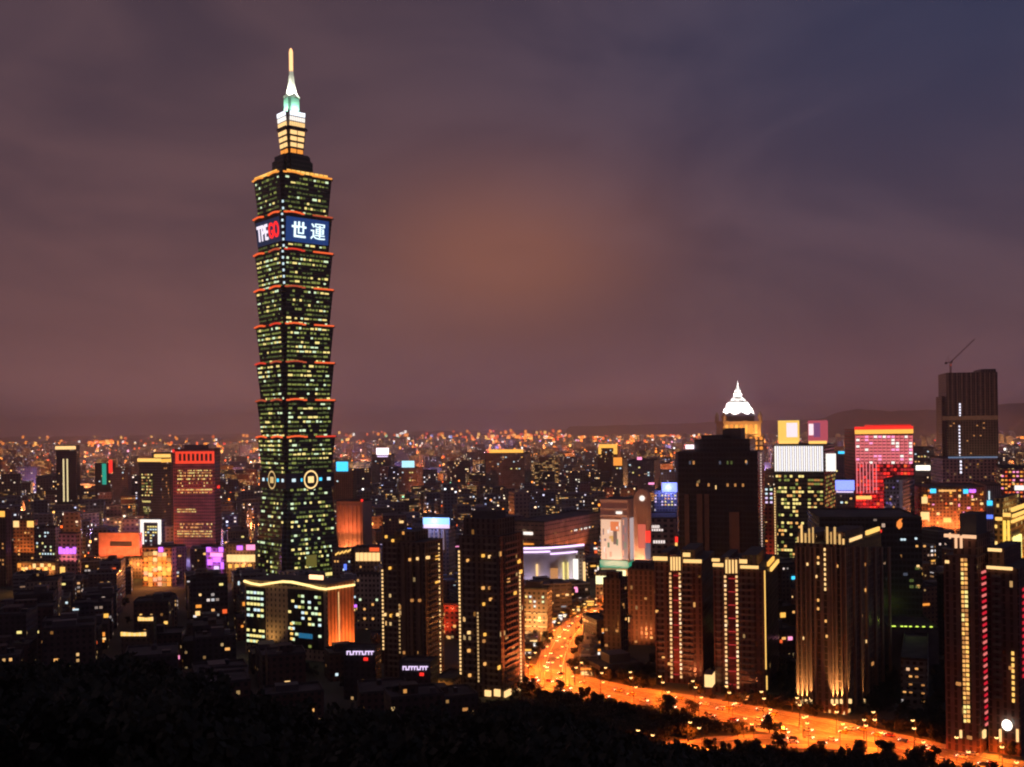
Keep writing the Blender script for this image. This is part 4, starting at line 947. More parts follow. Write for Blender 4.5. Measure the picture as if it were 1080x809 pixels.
    for j in range(22):
        v = 501 + j * 4.1
        b.griduv(b.L, 818, v, 848, v + 2.6, 2.6, 2.4, .62 if j in (3, 4, 7, 13, 18, 19) else .30, [YWIN, YWIN, WWIN, GREENW], wf=.85, hf=.9)
        b.griduv(b.L, 852, v, 868, v + 2.6, 2.6, 2.4, .55, [GREENW, WWIN2, YWIN], wf=.9, hf=.8); b.griduv(b.R, 870, v, 881, v + 2.6, 3.4, 2.4, .4, [GREENW, WWIN2], wf=.9, hf=.8)
    b.finish(100)
    for (u0, u1, mt_, m2, lab) in ((820.5, 843, lamp('billboard_yellow', (1, .6, .12), 1.1), lamp('billboard_pink', (1, .75, .8), 1.2), 'yellow framed billboard on the white finned tower roof, left one'),
                                 (852, 873, lamp('billboard_maroon', (.6, .10, .14), .8), lamp('billboard_violet', (.35, .12, .30), .6), 'maroon billboard on the white finned tower roof, right one')):
        root = tag(empty('rooftop_billboard', b.loc + b.L.p(0, 0, 0)), lab, 'billboard')
        fb = Face(b, b.L.o - b.L.n * 4, b.L.e - b.L.n * 4); off = b.L.o
        def bb(r, m_, out, nm):
            q = MB(); fb.uv(q, *r, m_, out); q.v = [tuple(Vector(p) - off) for p in q.v]; return q.build(nm, root)
        bb((u0, 443.5, u1, 466), mt_, .3, 'board'); bb((u0 + 9 if 'yellow' in lab else u0 + 6, 446, u1 - 2 if 'yellow' in lab else u1 - 8, 461), m2, .6, 'board_picture')
        if 'maroon' in lab: bb((u0 + 1, 447, u0 + 6, 459), lamp('billboard_pink', (1, .75, .8), 1.2), .7, 'board_picture')
        bb((u0 + 1, 465, u1 - 1, 468), YEL, .8, 'lamp_row')
        for q in range(3): bb((u0 + 2 + q * 8.5, 466, u0 + 2.8 + q * 8.5, 470.6), METAL, .1, 'prop')
    # red LED tower
    b = mk('office_tower', 'tower glowing red with gold roof band and white light grid above', 'office tower', 'the glowing red tower', 901, 963, 967, 452, 1250, 8, facade('crimson_wall', (.35, .06, .07), 3.6, 4.0, 0, wf=.6, hf=.5), 545, roof=False)
    sub(b, .35, .99, .1, .9, b.h, b.h + 5, lamp('roof_red', (1, .03, .02), .75), 'red_roof'); b.one('gold_band', b.L, (901.5, 453, 963, 457.5), GOLD, 1.2); b.one('red_band', b.L, (901, 449.8, 963, 453), RED, 1.0)
    pg = lamp('pinkish_grid', (1, .22, .24), .85); random.seed(5)
    for j in range(9):
        v = 459.5 + j * 3.4
        for i in range(13): 
            if len(b.wins) < 400: x0, z0 = b.L.xz(903 + i * 4.65, v + 2.4); x1, z1 = b.L.xz(906.4 + i * 4.65, v); b.wins.append((b.L, x0, x1, z0, z1, random.choice([pg, pg, lamp('rose_grid', (1, .2, .25), .9), pg, pg, PINK, WHITE]), .4))
    for i in range(14): b.one('light_strip', b.L, (902 + i * 4.6, 459, 902.7 + i * 4.6, 487), pg, .6)
    for j in range(13):
        v = 490 + j * 4.0
        for i in range(17):
            if random.random() < .75: x0, z0 = b.L.xz(903 + i * 3.6, v + 2.8); x1, z1 = b.L.xz(905.9 + i * 3.6, v); b.wins.append((b.L, x0, x1, z0, z1, random.choice([RED, REDW, REDW, ORNG if random.random() < .2 else RED]), .4))
    for i in range(7): b.one('light_strip', b.L, (903 + i * 3.4, 488, 904 + i * 3.4, 520), lamp('pinkred_strip', (1, .25, .28), .9), .7)
    b.one('yellow_sign', b.L, (903, 523, 919, 526.5), YEL, .9)
    for k in range(4): spot('facade_flood_or_fill', b.L.p(b.L.len * (.1 + .26 * k), 25, 12), b.L.p(b.L.len * (.1 + .26 * k), 70, 0), 40000, (1, .04, .04), 110, b.root)
    b.finish(100)
    gp_ = facade('grey_violet_wall', (.30, .28, .36), 3.2, 4, .06, ((.6, .5, 1), (1, .6, .8)), .4, .6, .5)
    b = mk('office_block', 'grey violet block with white corner pier right in front of the red tower', 'office block', 'the grey violet block', 932, 952, 972, 506, 1060, 30, gp_, 548)
    b.one('corner_pier', b.L, (948.5, 506, 952, 546), paint('pale_pier', (.6, .6, .68)), .8); b.griduv(b.L, 934, 512, 948, 545, 3, 4, .25, [lamp('violet_window', (.35, .22, .8), .45), WWIN2])
    for k in range(2): spot('facade_flood_or_fill', b.L.p(b.L.len * (.3 + .4 * k), 1, 12), b.L.p(b.L.len * (.3 + .4 * k), 30, 0), 12000, (.7, .45, .8), 100, b.root)
    b.finish()
centre()

def right_side():
    # tower under construction
    shell = facade('bare_concrete_frame', (.12, .09, .08), 4.2, 4.2, 0, wf=.62, hf=.72, glass=(.02, .015, .015))
    b = mk('unfinished_tower', 'tall dark unfinished concrete tower with a crane on its roof', 'tower under construction', 'the unfinished tower', 998, 1052, 1056, 392, 1700, 12, shell, 545, roof=False)
    sub(b, .70, .99, .1, .9, b.h, b.h + 5, shell, 'roof_plant'); sub(b, -.07, .0, .2, .9, 0, b.h - 38, shell, 'side_core')
    b.one('belt', b.L, (994, 438.5, 1052, 443), paint('belt_concrete', (.34, .27, .2)), 1.5)
    for i in range(11): b.one('concrete_fin', b.L, (999 + i * 4.9, 393, 1000 + i * 4.9, 438), paint('fin_concrete', (.24, .17, .14)), 1.5)
    b.column(b.L, 1012.5, 425, 440, 5, lamp('hoist_light', (.9, .85, 1), 1.6), 2.4, 3.2, 'hoist_lamp'); b.column(b.L, 1012.5, 448, 500, 15, lamp('hoist_light', (.9, .85, 1), 1.6), 2.2, 2.8, 'hoist_lamp')
    b.griduv(b.L, 998, 445, 1040, 490, 5, 4.2, .03, [WWIN2]); b.finish(60)
    T = b
    cr = paint('crane_paint', (.30, .17, .14), .6); base = b.loc + b.L.p(b.L.len * .10, b.h, -6)
    root = tag(empty('tower_crane', base), 'reddish luffing crane leaning right on the unfinished tower roof', 'crane')
    m = MB(); 
    for sx in (-1, 1):
        for sy in (-1, 1): m.tube((sx, sy, 0), (sx, sy, 18), .3, .3, cr, 5)
    for k in range(6):
        z0 = k * 3
        for a, c in (((-1, -1), (1, -1)), ((1, -1), (1, 1)), ((1, 1), (-1, 1)), ((-1, 1), (-1, -1))): m.tube((*a, z0), (*c, z0 + 3), .18, .18, cr, 4)
    m.build('mast', root)
    m = MB(); tip = Vector((43, 6, 55)); b0 = Vector((1.5, 0, 18)); d = (tip - b0)
    off = [Vector((0, -1, 0)), Vector((0, 1, 0)), Vector((-.9, 0, 1.1))]
    for o_ in off: m.tube(b0 + o_, tip + o_ * .4, .22, .16, cr, 5)
    for k in range(16):
        p = b0 + d * (k / 16); q = b0 + d * ((k + 1) / 16)
        for i in range(3): m.tube(p + off[i], q + off[(i + 1) % 3], .15, .15, cr, 4)
    m.build('jib', root)
    m = MB(); m.box((-4.5, 0, 17), (8, 2.4, 1.2), cr); m.box((-7.5, 0, 14.5), (3, 2.6, 2.8), DCON); m.build('counter_jib', root)
    m = MB(); m.box((1.5, -1.8, 16.5), (2, 1.8, 2.2), METAL); m.build('cab', root)
    m = MB(); m.tube((-2, 0, 18), (-4, 0, 27), .3, .25, cr, 5); m.tube((-4, 0, 27), tuple(tip), .12, .12, METAL, 4); m.tube((-4, 0, 27), (-8, 0, 18), .12, .12, METAL, 4); m.build('pendant_frame', root)
    m = MB(); m.box((0, -1.6, 12), (2.0, 1.0, 1.6), lamp('crane_lamp', (1, .12, .05), .6)); m.build('warning_lamp', root)
    b = mk('hotel_block', 'pale gridded hotel block at the foot of the unfinished tower', 'hotel', 'the gridded hotel', 994, 1052, 1058, 483, 1350, 10, facade('tan_grid_wall', (.36, .25, .20), 4.6, 4.2, .10, WARM, .35, .55, .6), 512)
    b.one('roof_light', b.L, (1000, 481.5, 1052, 483.2), lamp('bluish_eave', (.25, .35, .55), .5), 1); b.column(b.L, 1013.5, 485, 500, 4, lamp('hoist_light', (.9, .85, 1), 1.6), 2, 2.8)
    for k in range(3): spot('facade_flood_or_fill', b.L.p(b.L.len * (.2 + .3 * k), 5, 14), b.L.p(b.L.len * (.2 + .3 * k), 60, 0), 16000, (1, .45, .3), 100, b.root)
    b.finish(60)
    b = mk('office_block', 'pale striped block with cyan and blue signs, right of the gridded hotel foot', 'office block', 'the striped pale block', 1040, 1056, 1062, 512, 1150, 14, facade('striped_pale_wall', (.40, .34, .36), 2, 30, .0, wf=.4, hf=.95), 555)
    b.one('cyan_sign', b.L, (1041, 528, 1046.5, 533), CYAN, 1); b.one('blue_sign', b.L, (1040.5, 543, 1047, 547), BLUE, 1); b.one('light_strip', b.L, (1042.5, 518, 1043.8, 527), COOLW, .8); b.finish()
    # restaurants and signs strip
    random.seed(33)
    b = mk('shopping_arcade', 'busy orange lit shopping street front below the gridded hotel', 'shopping arcade', 'the busy orange arcade', 972, 1038, 1044, 514, 1080, 12, STONE, 560)
    for i in range(14):
        for j in range(8):
            if random.random() < .5: u = 974 + i * 4.6; v = 517 + j * 4.6 + random.uniform(-1, 1); b.one('shop_light', b.L, (u, v, u + random.uniform(1, 3.4), v + random.uniform(1.2, 3)), random.choice([AMBER, ORNG, GOLD, AMBER, CREAM, WWIN2, PINK, ORNG]), .7)
    for r, m_ in (((981, 515.5, 987, 520), CYAN), ((1016, 516, 1021, 520.5), CYAN), ((1022, 516, 1029, 519.5), PURP), ((990, 516.5, 1008, 518.5), WWIN), ((995, 546, 1003, 551), YEL), ((972, 524, 978, 531), CREAM), ((971, 540, 980, 548), CREAM)): b.one('shop_sign', b.L, r, m_, 1)
    for k in range(5): point('street_glow', b.L.p(b.L.len * (.1 + .2 * k), b.h * .5, 9), 16000, (1, .25, .06), b.root)
    b = mk('shop_building', 'block strung with orange pink light rows at the right edge', 'shop building', 'the strung-light block', 1055, 1084, 1092, 494, 1150, 20, facade('plum_wall', (.25, .12, .12), 4, 4, .2, WARM), 530)
    for j in range(7):
        for i in range(7):
            if random.random() < .85: b.one('string_light', b.L, (1056 + i * 4, 497 + j * 4.3, 1058.4 + i * 4, 498.6 + j * 4.3), random.choice([AMBER, ORNG, PINK, GOLD]), .7)
    b.one('white_sign', b.L, (1070, 512, 1080, 517), WHITE, 1)
    # golden ornate mansion
    gs_ = facade('golden_ornate_stone', (.55, .36, .16), 3.2, 3.8, .3, ((1, .55, .12), (1, .8, .3)), 1.2, .5, .6)
    b = mk('hotel', 'ornate hotel blazing gold at the right edge', 'hotel', 'the blazing gold hotel', 1049, 1066, 1105, 545, 720, 36, gs_, 604)
    sub(b, -.2, .4, .1, 1.0, b.h, b.h + 12, gs_, 'upper_storeys')
    for r in ((1050, 545.5, 1057, 549), (1058, 541, 1066, 545)): b.one('cornice_light', b.L, r, YEL, 1)
    for r in ((1066, 533, 1082, 537), (1067, 540, 1082, 543), (1066, 546, 1082, 548.5)): b.one('cornice_light', b.R, r, YEL, 1.5)
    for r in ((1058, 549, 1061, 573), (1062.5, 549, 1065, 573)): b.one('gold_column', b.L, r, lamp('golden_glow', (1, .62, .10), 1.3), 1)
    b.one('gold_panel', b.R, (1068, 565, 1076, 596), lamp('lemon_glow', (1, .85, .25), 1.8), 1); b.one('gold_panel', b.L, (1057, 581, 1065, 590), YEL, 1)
    for k in range(3):
        spot('facade_flood_or_fill', b.R.p(b.R.len * (.15 + .3 * k), b.h * .4, 10), b.R.p(b.R.len * (.15 + .3 * k), b.h, 0), 30000, (1, .42, .05), 110, b.root)
    spot('facade_flood_or_fill', b.L.p(b.L.len * .5, b.h * .4, 10), b.L.p(b.L.len * .5, b.h, 0), 22000, (1, .5, .06), 110, b.root)
    # brown blocks left of the red striped towers
    for a in (('dark apartment block with one side faintly orange, left of the striped towers', 636, 654, 662, 612, 655, 30, 'the faint orange block'),
              ('apartment block with few warm windows touching the first striped tower', 662, 690, 697, 602, 690, 18, 'the few-windowed block')):
        b = mk('apartment_block', a[0], 'apartment block', a[7], a[1], a[2], a[3], a[4], a[5], a[6], BRN, 700); sub(b, .1, .8, .2, .8, b.h, b.h + 4.5, BRN, 'roof_plant')
        b.griduv(b.L, a[1] + 1, a[4] + 6, a[2], 695, 3.6, 3.3, .05, [WWIN, WWIN2, WWIN2]); b.griduv(b.R, a[2], a[4] + 6, a[3], 695, 3.6, 3.3, .10, [WWIN2, WWIN]); b.finish(60)
        spot('facade_flood_or_fill', b.L.p(b.L.len * .4, 4, 25), b.L.p(b.L.len * .4, 20, 0), 45000, (1, .26, .07), 90, b.root)  # added fill giving the blocks their orange spill from the street
    # striped residential towers
    brick = facade('maroon_tile_wall', (.17, .08, .06), 3.0, 3.3, .006, WARM, .6, .4, .8, glass=(.07, .036, .028))
    redin = paint('dark_red_bay', (.26, .05, .04), .7)
    pc = lamp('pink_white_lamp', (1, .58, .24), 1.25)
    pv = lambda: random.choice([pc, pc, lamp('bead_soft', (1, .52, .2), .9), lamp('bead_hot', (1, .7, .4), 1.5)])
    for (uL, uC, uR, vt, D, yaw, strips, lab, sc, par) in (
        (690, 740, 754, 594, 585, 18, ((708.5, 718.5, 603, 716),), 'maroon residential tower with one pair of beaded light columns', 'the first striped tower', ((689, 587, 704, 591), (720.5, 583, 728, 587), (721, 590, 740, 593.5))),
        (752, 806, 822, 601, 560, 20, ((766.5, 778.5, 606, 727),), 'maroon residential tower with beaded column pair and single yellow column', 'the second striped tower', ((751, 589, 759, 592), (752, 594, 763, 597.5), (780, 590, 788, 594), (781, 596.5, 800, 599.5)))):
        b = mk('residential_tower', lab, 'residential tower', sc, uL, uC, uR, vt, D, yaw, brick, 728, roof=False)
        for (ua, ub, v0, v1) in strips:
            n = 26
            b.column(b.L, ua, v0, v1, n, pc, 1.1, 1.3, vary=pv); b.column(b.L, ub, v0, v1, n, pc, 1.1, 1.3, vary=pv)
            b.one('red_bay', b.L, (ua + 1.6, v0, ub - 1.6, v1), redin, .25)
            for k in range(n):
                v = v0 + (v1 - v0) * (k + .9) / n; b.one('bay_ledge', b.L, (ua + 1.8, v - .5, ub - 1.8, v + .4), REDW if k % 3 == 0 else redin, .5)
            b.one('crown_block', b.L, (ua - 1.5, v0 - 18, ub + 1.5, v0 - 1), STONE, 2.0)
            for q in range(4): b.one('crown_light', b.L, (ua - .8 + q * (ub - ua + .4) / 3.6, v0 - 16, ua + 1.0 + q * (ub - ua + .4) / 3.6, v0 - 2), lamp('crown_glow', (1, .60, .22), 1.3), 2.3)
        balconies(b, b.L, .55 if 'first' in sc else .50, .80); balconies(b, b.L, .06, .2 if 'first' in sc else .14)
        sub(b, .50, .8, .2, .8, b.h, b.h + 6, brick, 'roof_plant'); sub(b, .05, .22, .2, .8, b.h, b.h + 4, brick, 'roof_plant')
        for r in par: b.one('parapet_light', b.L, r, lamp('parapet_glow', (1, .58, .2), 1.3), 1.2)
        b.griduv(b.L, uL + 1, vt + 12, uC, 722, 3.4, 3.3, .012, [WWIN2, WWIN])
        if 'second' in sc:
            b.one('parapet_light', b.R, (809, 590, 815, 594), GOLD, 1); b.one('parapet_light', b.R, (812, 594.5, 820, 598), YEL, 1)
            b.column(b.R, 807.5, 600, 706, 34, YEL, 1.1, 1.4); b.column(b.R, 808.5, 713, 727, 4, YEL, 1.3, 2.2)
        spot('facade_flood_or_fill', b.L.p(b.L.len * .7, 2, 22), b.L.p(b.L.len * .7, 34, 0), 22000, (1, .26, .08), 110, b.root)
        b.finish(60)
    b = mk('kiosk', 'small glowing white gate lamp box between the striped towers', 'kiosk', 'the white gate box', 743, 751, 754, 712, 560, 20, None, 726)
    m = MB(); m.prism(b.foot, b.h * .42, b.h, CREAM, top=DCON); b.part('glowing_panel', m); m = MB(); m.prism(b.foot, 0, b.h * .42, DCON); b.part('base', m); m = MB(); m.prism([(p[0] * 1.08, p[1] * 1.08) for p in b.foot], b.h, b.h + .6, DCON); b.part('roof', m)
    # gold uplit tower
    pil = facade('bronze_stone_wall', (.20, .115, .08), 3.4, 3.3, .004, WARM, .6, .45, .85, glass=(.07, .045, .03))
    b = mk('residential_tower', 'broad brown tower with gold uplights along its crown and base', 'residential tower', 'the gold-uplit tower', 838, 892, 938, 575, 520, 33, pil, 756, roof=False)
    ps = paint('bronze_stone', (.32, .19, .12), .7, 0, .15)
    us = [839.5, 844, 849, 854, 858.5]; us2 = [876.5, 881, 886, 891]; us3 = [899, 912, 921, 936]
    for u in us + us2: b.one('pilaster', b.L, (u, 577, u + 1.6, 752), ps, .9)
    for u in us3 + [905, 928]: b.one('pilaster', b.R, (u, 577, u + 1.6, 752), ps, .9)
    for F_, lst in ((b.L, [(841.5, 0), (846.2, 0), (851, 0), (856, 0), (878.5, 0), (883.2, 0), (888, 0)]), (b.R, [(895, 0), (909.5, 0), (919, 0), (934.5, 0)])):
        for u, _ in lst:
            x, zb = F_.xz(u, 739); spot('base_uplight', F_.p(x, zb, 2.0), F_.p(x, zb + 12, .2), 50000, (1, .52, .17), 36, b.root, .15, 1.0)
            m = MB(); F_.slab(m, x - .6, x + .6, zb - 1.2, zb + .8, CREAM, 1.4); b.part('base_lamp', m)
            x, zt = F_.xz(u, 579); 
    for i in range(20):
        u = 840 + i * 4.9; F_ = b.L if u < 890 else b.R; v = 754 + random.uniform(-3, 2)
        if random.random() < .8: b.one('entrance_light', F_, (u, v - 3, u + 1.8, v), random.choice([CREAM, WWIN, GOLD]), .6)
    # crown: penthouse blocks with uplights
    for (x0, x1, y0, y1, hh) in ((.02, .38, .05, .5, 5.0), (.62, .98, .02, .5, 6.5), (.42, .6, .2, .7, 5)):
        o = sub(b, x0, x1, y0, y1, b.h, b.h + hh, STONE, 'penthouse')
    rt = []
    for u in (841, 845, 849, 853, 857, 872, 876, 880, 885, 889):
        x, z_ = b.L.xz(u, 572); hh = random.uniform(1.5, 6.5); ww = random.uniform(.22, .5); m = MB(); b.L.slab(m, x - ww, x + ww, b.h + .2, b.h + (3 + hh if u not in (841, 889) else 3), lamp('roof_uplight', (1, .58, .20), random.choice((.8, 1.1, 1.4))), -0.6, -1.2); b.part('roof_uplight', m)
    m = MB(); b.R.slab(m, b.R.len * .12, b.R.len * .45, b.h + .6, b.h + 2.3, CREAM, -.2, -1.2); b.part('roof_light', m); m = MB(); b.R.slab(m, b.R.len * .60, b.R.len * .98, b.h + 1, b.h + 3.2, YEL, -.2, -1.2); b.part('roof_light', m)
    for k in range(4): point('roof_glow', b.L.p(b.L.len * (.1 + .27 * k), b.h + 3, -6), 900, (1, .6, .2), b.root)
    for (u, v) in ((851.5, 595), (863, 594), (861, 608), (863, 588), (883, 597), (863, 633), (863, 642), (847, 673), (872, 671), (871, 655)): b.one('lit_window', b.L, (u - 1, v - 1.4, u + 1, v + 1.4), random.choice([WWIN, CREAM, WWIN]), .4)
    for (u, v) in ((913, 595), (913, 622), (907, 623), (930, 614), (908, 650), (914, 676), (920, 700)): b.one('lit_window', b.R, (u - .9, v - 1.6, u + .9, v + 1.6), random.choice([WWIN, CREAM, WWIN2]), .4)
    b.column(b.L, 870.5, 577, 624, 9, CREAM, .8, 1.4)
    x, z_ = b.R.xz(937, 575); m = MB(); b.R.slab(m, b.R.len - 1, b.R.len, b.h, b.h + 1.5, RED, .4); b.part('red_beacon', m)
    b.finish()
    b = mk('office_block', 'big black block with small flame-shaped orange sign behind the gold uplit tower', 'office block', 'the black block with orange flame', 864, 972, 984, 547, 640, 10, DARK, 658)
    m = MB(); x, z_ = b.L.xz(948, 553); fl = [(0, -3), (1.6, -1.6), (2.0, .4), (1.2, 2.2), (2.2, 3.6), (.2, 3.0), (-1.2, 1.4), (-1.5, -1)]
    m.face([b.L.p(x + p[0], z_ + p[1], .5) for p in fl], lamp('flame_orange', (1, .28, .05), 1.1)); b.part('flame_sign', m)
    for (u, v) in ((951, 569), (954, 569), (966, 568), (967, 576), (975, 576)): b.one('lit_window', b.L, (u - 1.2, v - 1, u + 1.2, v + 1), WWIN if v > 570 else COOLW, .4)
    b.griduv(b.L, 952, 596, 971, 622, 3.4, 3.6, .5, [DGREEN, lamp('bluish_dim', (.3, .35, .5), .2)], wf=.7); b.griduv(b.L, 966, 580, 972, 650, 3, 4, .25, [WWIN, CREAM]); b.finish(60)
    b = mk('podium_block', 'low roof terrace with green yellow lamps right of the gold uplit tower', 'building', 'the green-lit terrace', 938, 990, 996, 664, 600, 10, DCON, 690)
    gm_ = lamp('lime_lamp', (.75, 1, .12), 1.6)
    for u in (941, 944, 952, 956, 961, 968, 975, 983): x, z_ = b.L.xz(u, 661); m = MB(); m.box(tuple(b.L.p(x, b.h, -2)), (1.2, 1.2, 1.3), gm_); b.part('terrace_lamp', m)
    for k in range(3): point('terrace_glow', b.L.p(b.L.len * (.1 + .25 * k), b.h + 3, -3), 350, (.6, .9, .1), b.root)
    b.finish()
    b = mk('apartment_block', 'mid rise block with balconies and warm windows left of the tall right tower', 'apartment block', 'the balcony block', 950, 978, 990, 697, 535, 22, GREY, 745)
    for k in range(5): b.one('balcony', b.L, (952, 702 + 8.5 * k, 976, 703.6 + 8.5 * k), CONC, 1.2)
    b.griduv(b.L, 951, 700, 977, 742, 3.2, 4.3, .3, [WWIN, WWIN2, WWIN2]); b.griduv(b.R, 979, 705, 989, 735, 3, 3.3, .45, [WWIN, CREAM]); b.finish()
    # the tall right pair
    b = mk('residential_tower', 'tall dark tower with a ladder of yellow windows and a red beaded column', 'residential tower', 'the yellow ladder tower', 995, 1030, 1048, 587, 455, 40, brick, 790, roof=False)
    sub(b, .25, .95, .1, .9, b.h, b.h + 9, brick, 'upper_storeys'); sub(b, .4, .9, .2, .8, b.h + 9, b.h + 18, DCON, 'roof_plant')
    n = 36
    lad = [YEL, WWIN, WWIN, WWIN2, YEL, WWIN2, YWIN]
    for k in range(n):
        v0 = 589 + 174.5 * k / n; 
        for (ua, ub) in ((1013.5 + k * .09, 1016 + k * .09), (1017 + k * .09, 1020 + k * .09)): b.one('lit_window', b.L, (ua, v0, ub, v0 + 3.1), random.choice(lad), .35)
    for k in range(27): b.one('red_lamp', b.R, (1035 + k * .15, 602 + k * 6.15, 1039.5 + k * .15, 604.3 + k * 6.15), lamp('red_bead', (1, .02, .05), .7) if k % 2 else lamp('pinkred_bead', (1, .22, .2), .9), .4)
    for r in ((1001.5, 562, 1003, 568), (1007.5, 565, 1009.5, 578), (1013, 565, 1015, 578)): b.one('crown_light', b.L, r, lamp('peach_uplight', (1, .55, .3), 1.1), 1)
    for (x0, x1) in ((.05, .5), (.6, 1.0)):
        m = MB(); b.L.slab(m, b.L.len * x0, b.L.len * x1, b.h + 7.8, b.h + 9.2, lamp('peach_uplight', (1, .55, .3), 1.1), 1.2); b.part('crown_light', m)
    b.one('lit_window', b.L, (997, 591, 1001, 594), CREAM, .5); b.griduv(b.L, 996, 600, 1028, 780, 4, 3.3, .01, [WWIN2])
    for F_, u in ((b.L, 1012.5), (b.R, 1036)):
        b.one('base_lamp', F_, (u, 770, u + 2.2, 778), CREAM, .8)
    b.finish()
    b = mk('residential_tower', 'dark tower with lit parapet steps and round white clock lamp at its base, right edge', 'residential tower', 'the round-lamp tower', 1040, 1074, 1096, 600, 452, 38, brick, 790, roof=False)
    sub(b, .0, .5, .1, .9, b.h, b.h + 8, brick, 'upper_storeys')
    b.one('parapet_light', b.L, (1041, 597.5, 1068, 600.5), CREAM, 1); x, z_ = b.L.xz(1055, 577)
    m = MB(); b.L.slab(m, 1, b.L.len * .5, b.h + 7, b.h + 8.3, CREAM, .9); b.part('parapet_light', m)
    b.column(b.L, 1069, 686, 742, 9, YEL, 1.0, 1.5)
    m = MB(); x, z_ = b.L.xz(1063.5, 763.5); c_ = b.L.p(x, z_, 2.4); m.face([c_ + b.L.d * 2.1 * math.cos(a) + b.L.t * 2.4 * math.sin(a) for a in (2 * math.pi * q / 20 for q in range(20))], lamp('clock_white', (1, .95, .8), 3, True)); b.part('round_lamp', m)
    for u in (1054, 1072): b.one('base_lamp', b.L, (u, 769, u + 2.4, 782), CREAM, .8)
    for k in range(14): b.one('red_lamp', b.R, (1078.5, 620 + k * 7, 1081, 623 + k * 7), lamp('red_bead', (1, .02, .05), .7), .4)
    balconies(b, b.L, .2, .45, 24)
    b.griduv(b.L, 1042, 610, 1072, 740, 4, 3.3, .015, [WWIN2]); b.finish()
right_side()

# ================================================================== trees
def fit_top(x, y, r, h):
    """lower a building until it hides no landmark and no road"""
    u, _ = proj(x, y, 10); hw = r / y * FPX
    for nm, u0, u1, vb, D, f in HEROES:
        if D > y and u + hw > u0 and u - hw < u1 and vb < 900:
            while h > 0 and proj(x, y - r, h)[1] < vb: h -= 1.5
    for pl, w_, _ in ROADS.values():
        for p in pl[::2]:
            if p[1] > y:
                ur, vr = proj(p[0], p[1], 0)
                if abs(ur - u) < hw + 4 and ur < 1090:
                    while h > 0 and proj(x, y - r, h)[1] < vr + 3: h -= 1.5
    return h
leafm = paint('dark_foliage', (.032, .036, .022), .9, 0, .6, .6); barkm = paint('bark', (.09, .065, .045), .95)
def crown_data(rng, h, r, n, size):
    """leaf clumps through an uneven crown volume"""
    lob = [(rng.uniform(-.75, .75) * r, rng.uniform(-.75, .75) * r, h * rng.uniform(.3, .88), r * rng.uniform(.25, .6)) for _ in range(9)]
    V = []; F = []
    for i in range(n):
        cx, cy_, cz, cr = lob[i % len(lob)]
        a = rng.uniform(0, 2 * math.pi); q = rng.uniform(-1, 1); rr = cr * rng.random() ** .38
        s_ = math.sqrt(1 - q * q); p = Vector((cx + rr * s_ * math.cos(a), cy_ + rr * s_ * math.sin(a), cz + rr * q * .85))
        x = Vector((rng.uniform(-1, 1), rng.uniform(-1, 1), rng.uniform(-1, 1))).normalized(); y = x.orthogonal().normalized()
        s2 = size * rng.uniform(.6, 1.4); b0 = len(V)
        V += [p - x * s2 - y * s2 * .7, p + x * s2 - y * s2 * .5, p + x * s2 * .8 + y * s2 * .8, p - x * s2 * .7 + y * s2 * .6]; F.append((b0, b0 + 1, b0 + 2, b0 + 3))
    return V, F
def tree_proto(seed):
    rng = random.Random(seed); h = rng.uniform(8, 11); r = rng.uniform(3.0, 4.2)
    root = empty('broadleaf_tree', (0, 0, 0)); m = MB()
    m.tube((0, 0, -.5), (.1, .1, h * .5), .28, .18, barkm, 7)
    for k in range(5):
        a = k * 1.3 + rng.random(); m.tube((.1, .1, h * (.32 + .05 * k)), (r * .55 * math.cos(a), r * .55 * math.sin(a), h * (.58 + .05 * k)), .12, .04, barkm, 5)
    m.build('trunk', root)
    V, F = crown_data(rng, h, r, 900, .34); me = bpy.data.meshes.new('crown'); me.from_pydata([tuple(v) for v in V], [], F); me.materials.append(leafm)
    c = bpy.data.objects.new('crown', me); col.objects.link(c); c.parent = root
    return root
PROT = [tree_proto(s) for s in range(5)]
usedp = [False] * 5
def road_clear(x, y, m_):
    for pl, w_, _ in ROADS.values():
        for a, b in zip(pl, pl[1:]):
            a, b = Vector(a), Vector(b); d = b - a; t_ = max(0, min(1, (Vector((x, y)) - a).dot(d) / d.length_squared))
            if (Vector((x, y)) - a - d * t_).length < w_ / 2 + m_: return False
    return True
def in_foot(x, y, grow):
    for h in HEROES:
        f = h[5]; cx = sum(p[0] for p in f) / len(f); cy_ = sum(p[1] for p in f) / len(f)
        if abs(x - cx) > 120 or abs(y - cy_) > 120: continue
        ok = True
        for i in range(len(f)):
            a, b = f[i], f[(i + 1) % len(f)]; l = math.dist(a, b)
            dd = ((b[0] - a[0]) * (y - a[1]) - (b[1] - a[1]) * (x - a[0])) / l
            if dd < -grow: ok = False; break
        if ok: return True
    return False
def nearest_short(u, v, D):
    best = sorted(HEROES, key=lambda h: abs((h[1] + h[2]) / 2 - u) + abs(h[4] - D) * .05)[0]
    d = (best[1] + best[2]) / 2 - u
    side = 'right of' if d < -(best[2] - best[1]) / 2 else ('left of' if d > (best[2] - best[1]) / 2 else ('before' if D < best[4] else 'behind'))
    return side + ' ' + best[0]
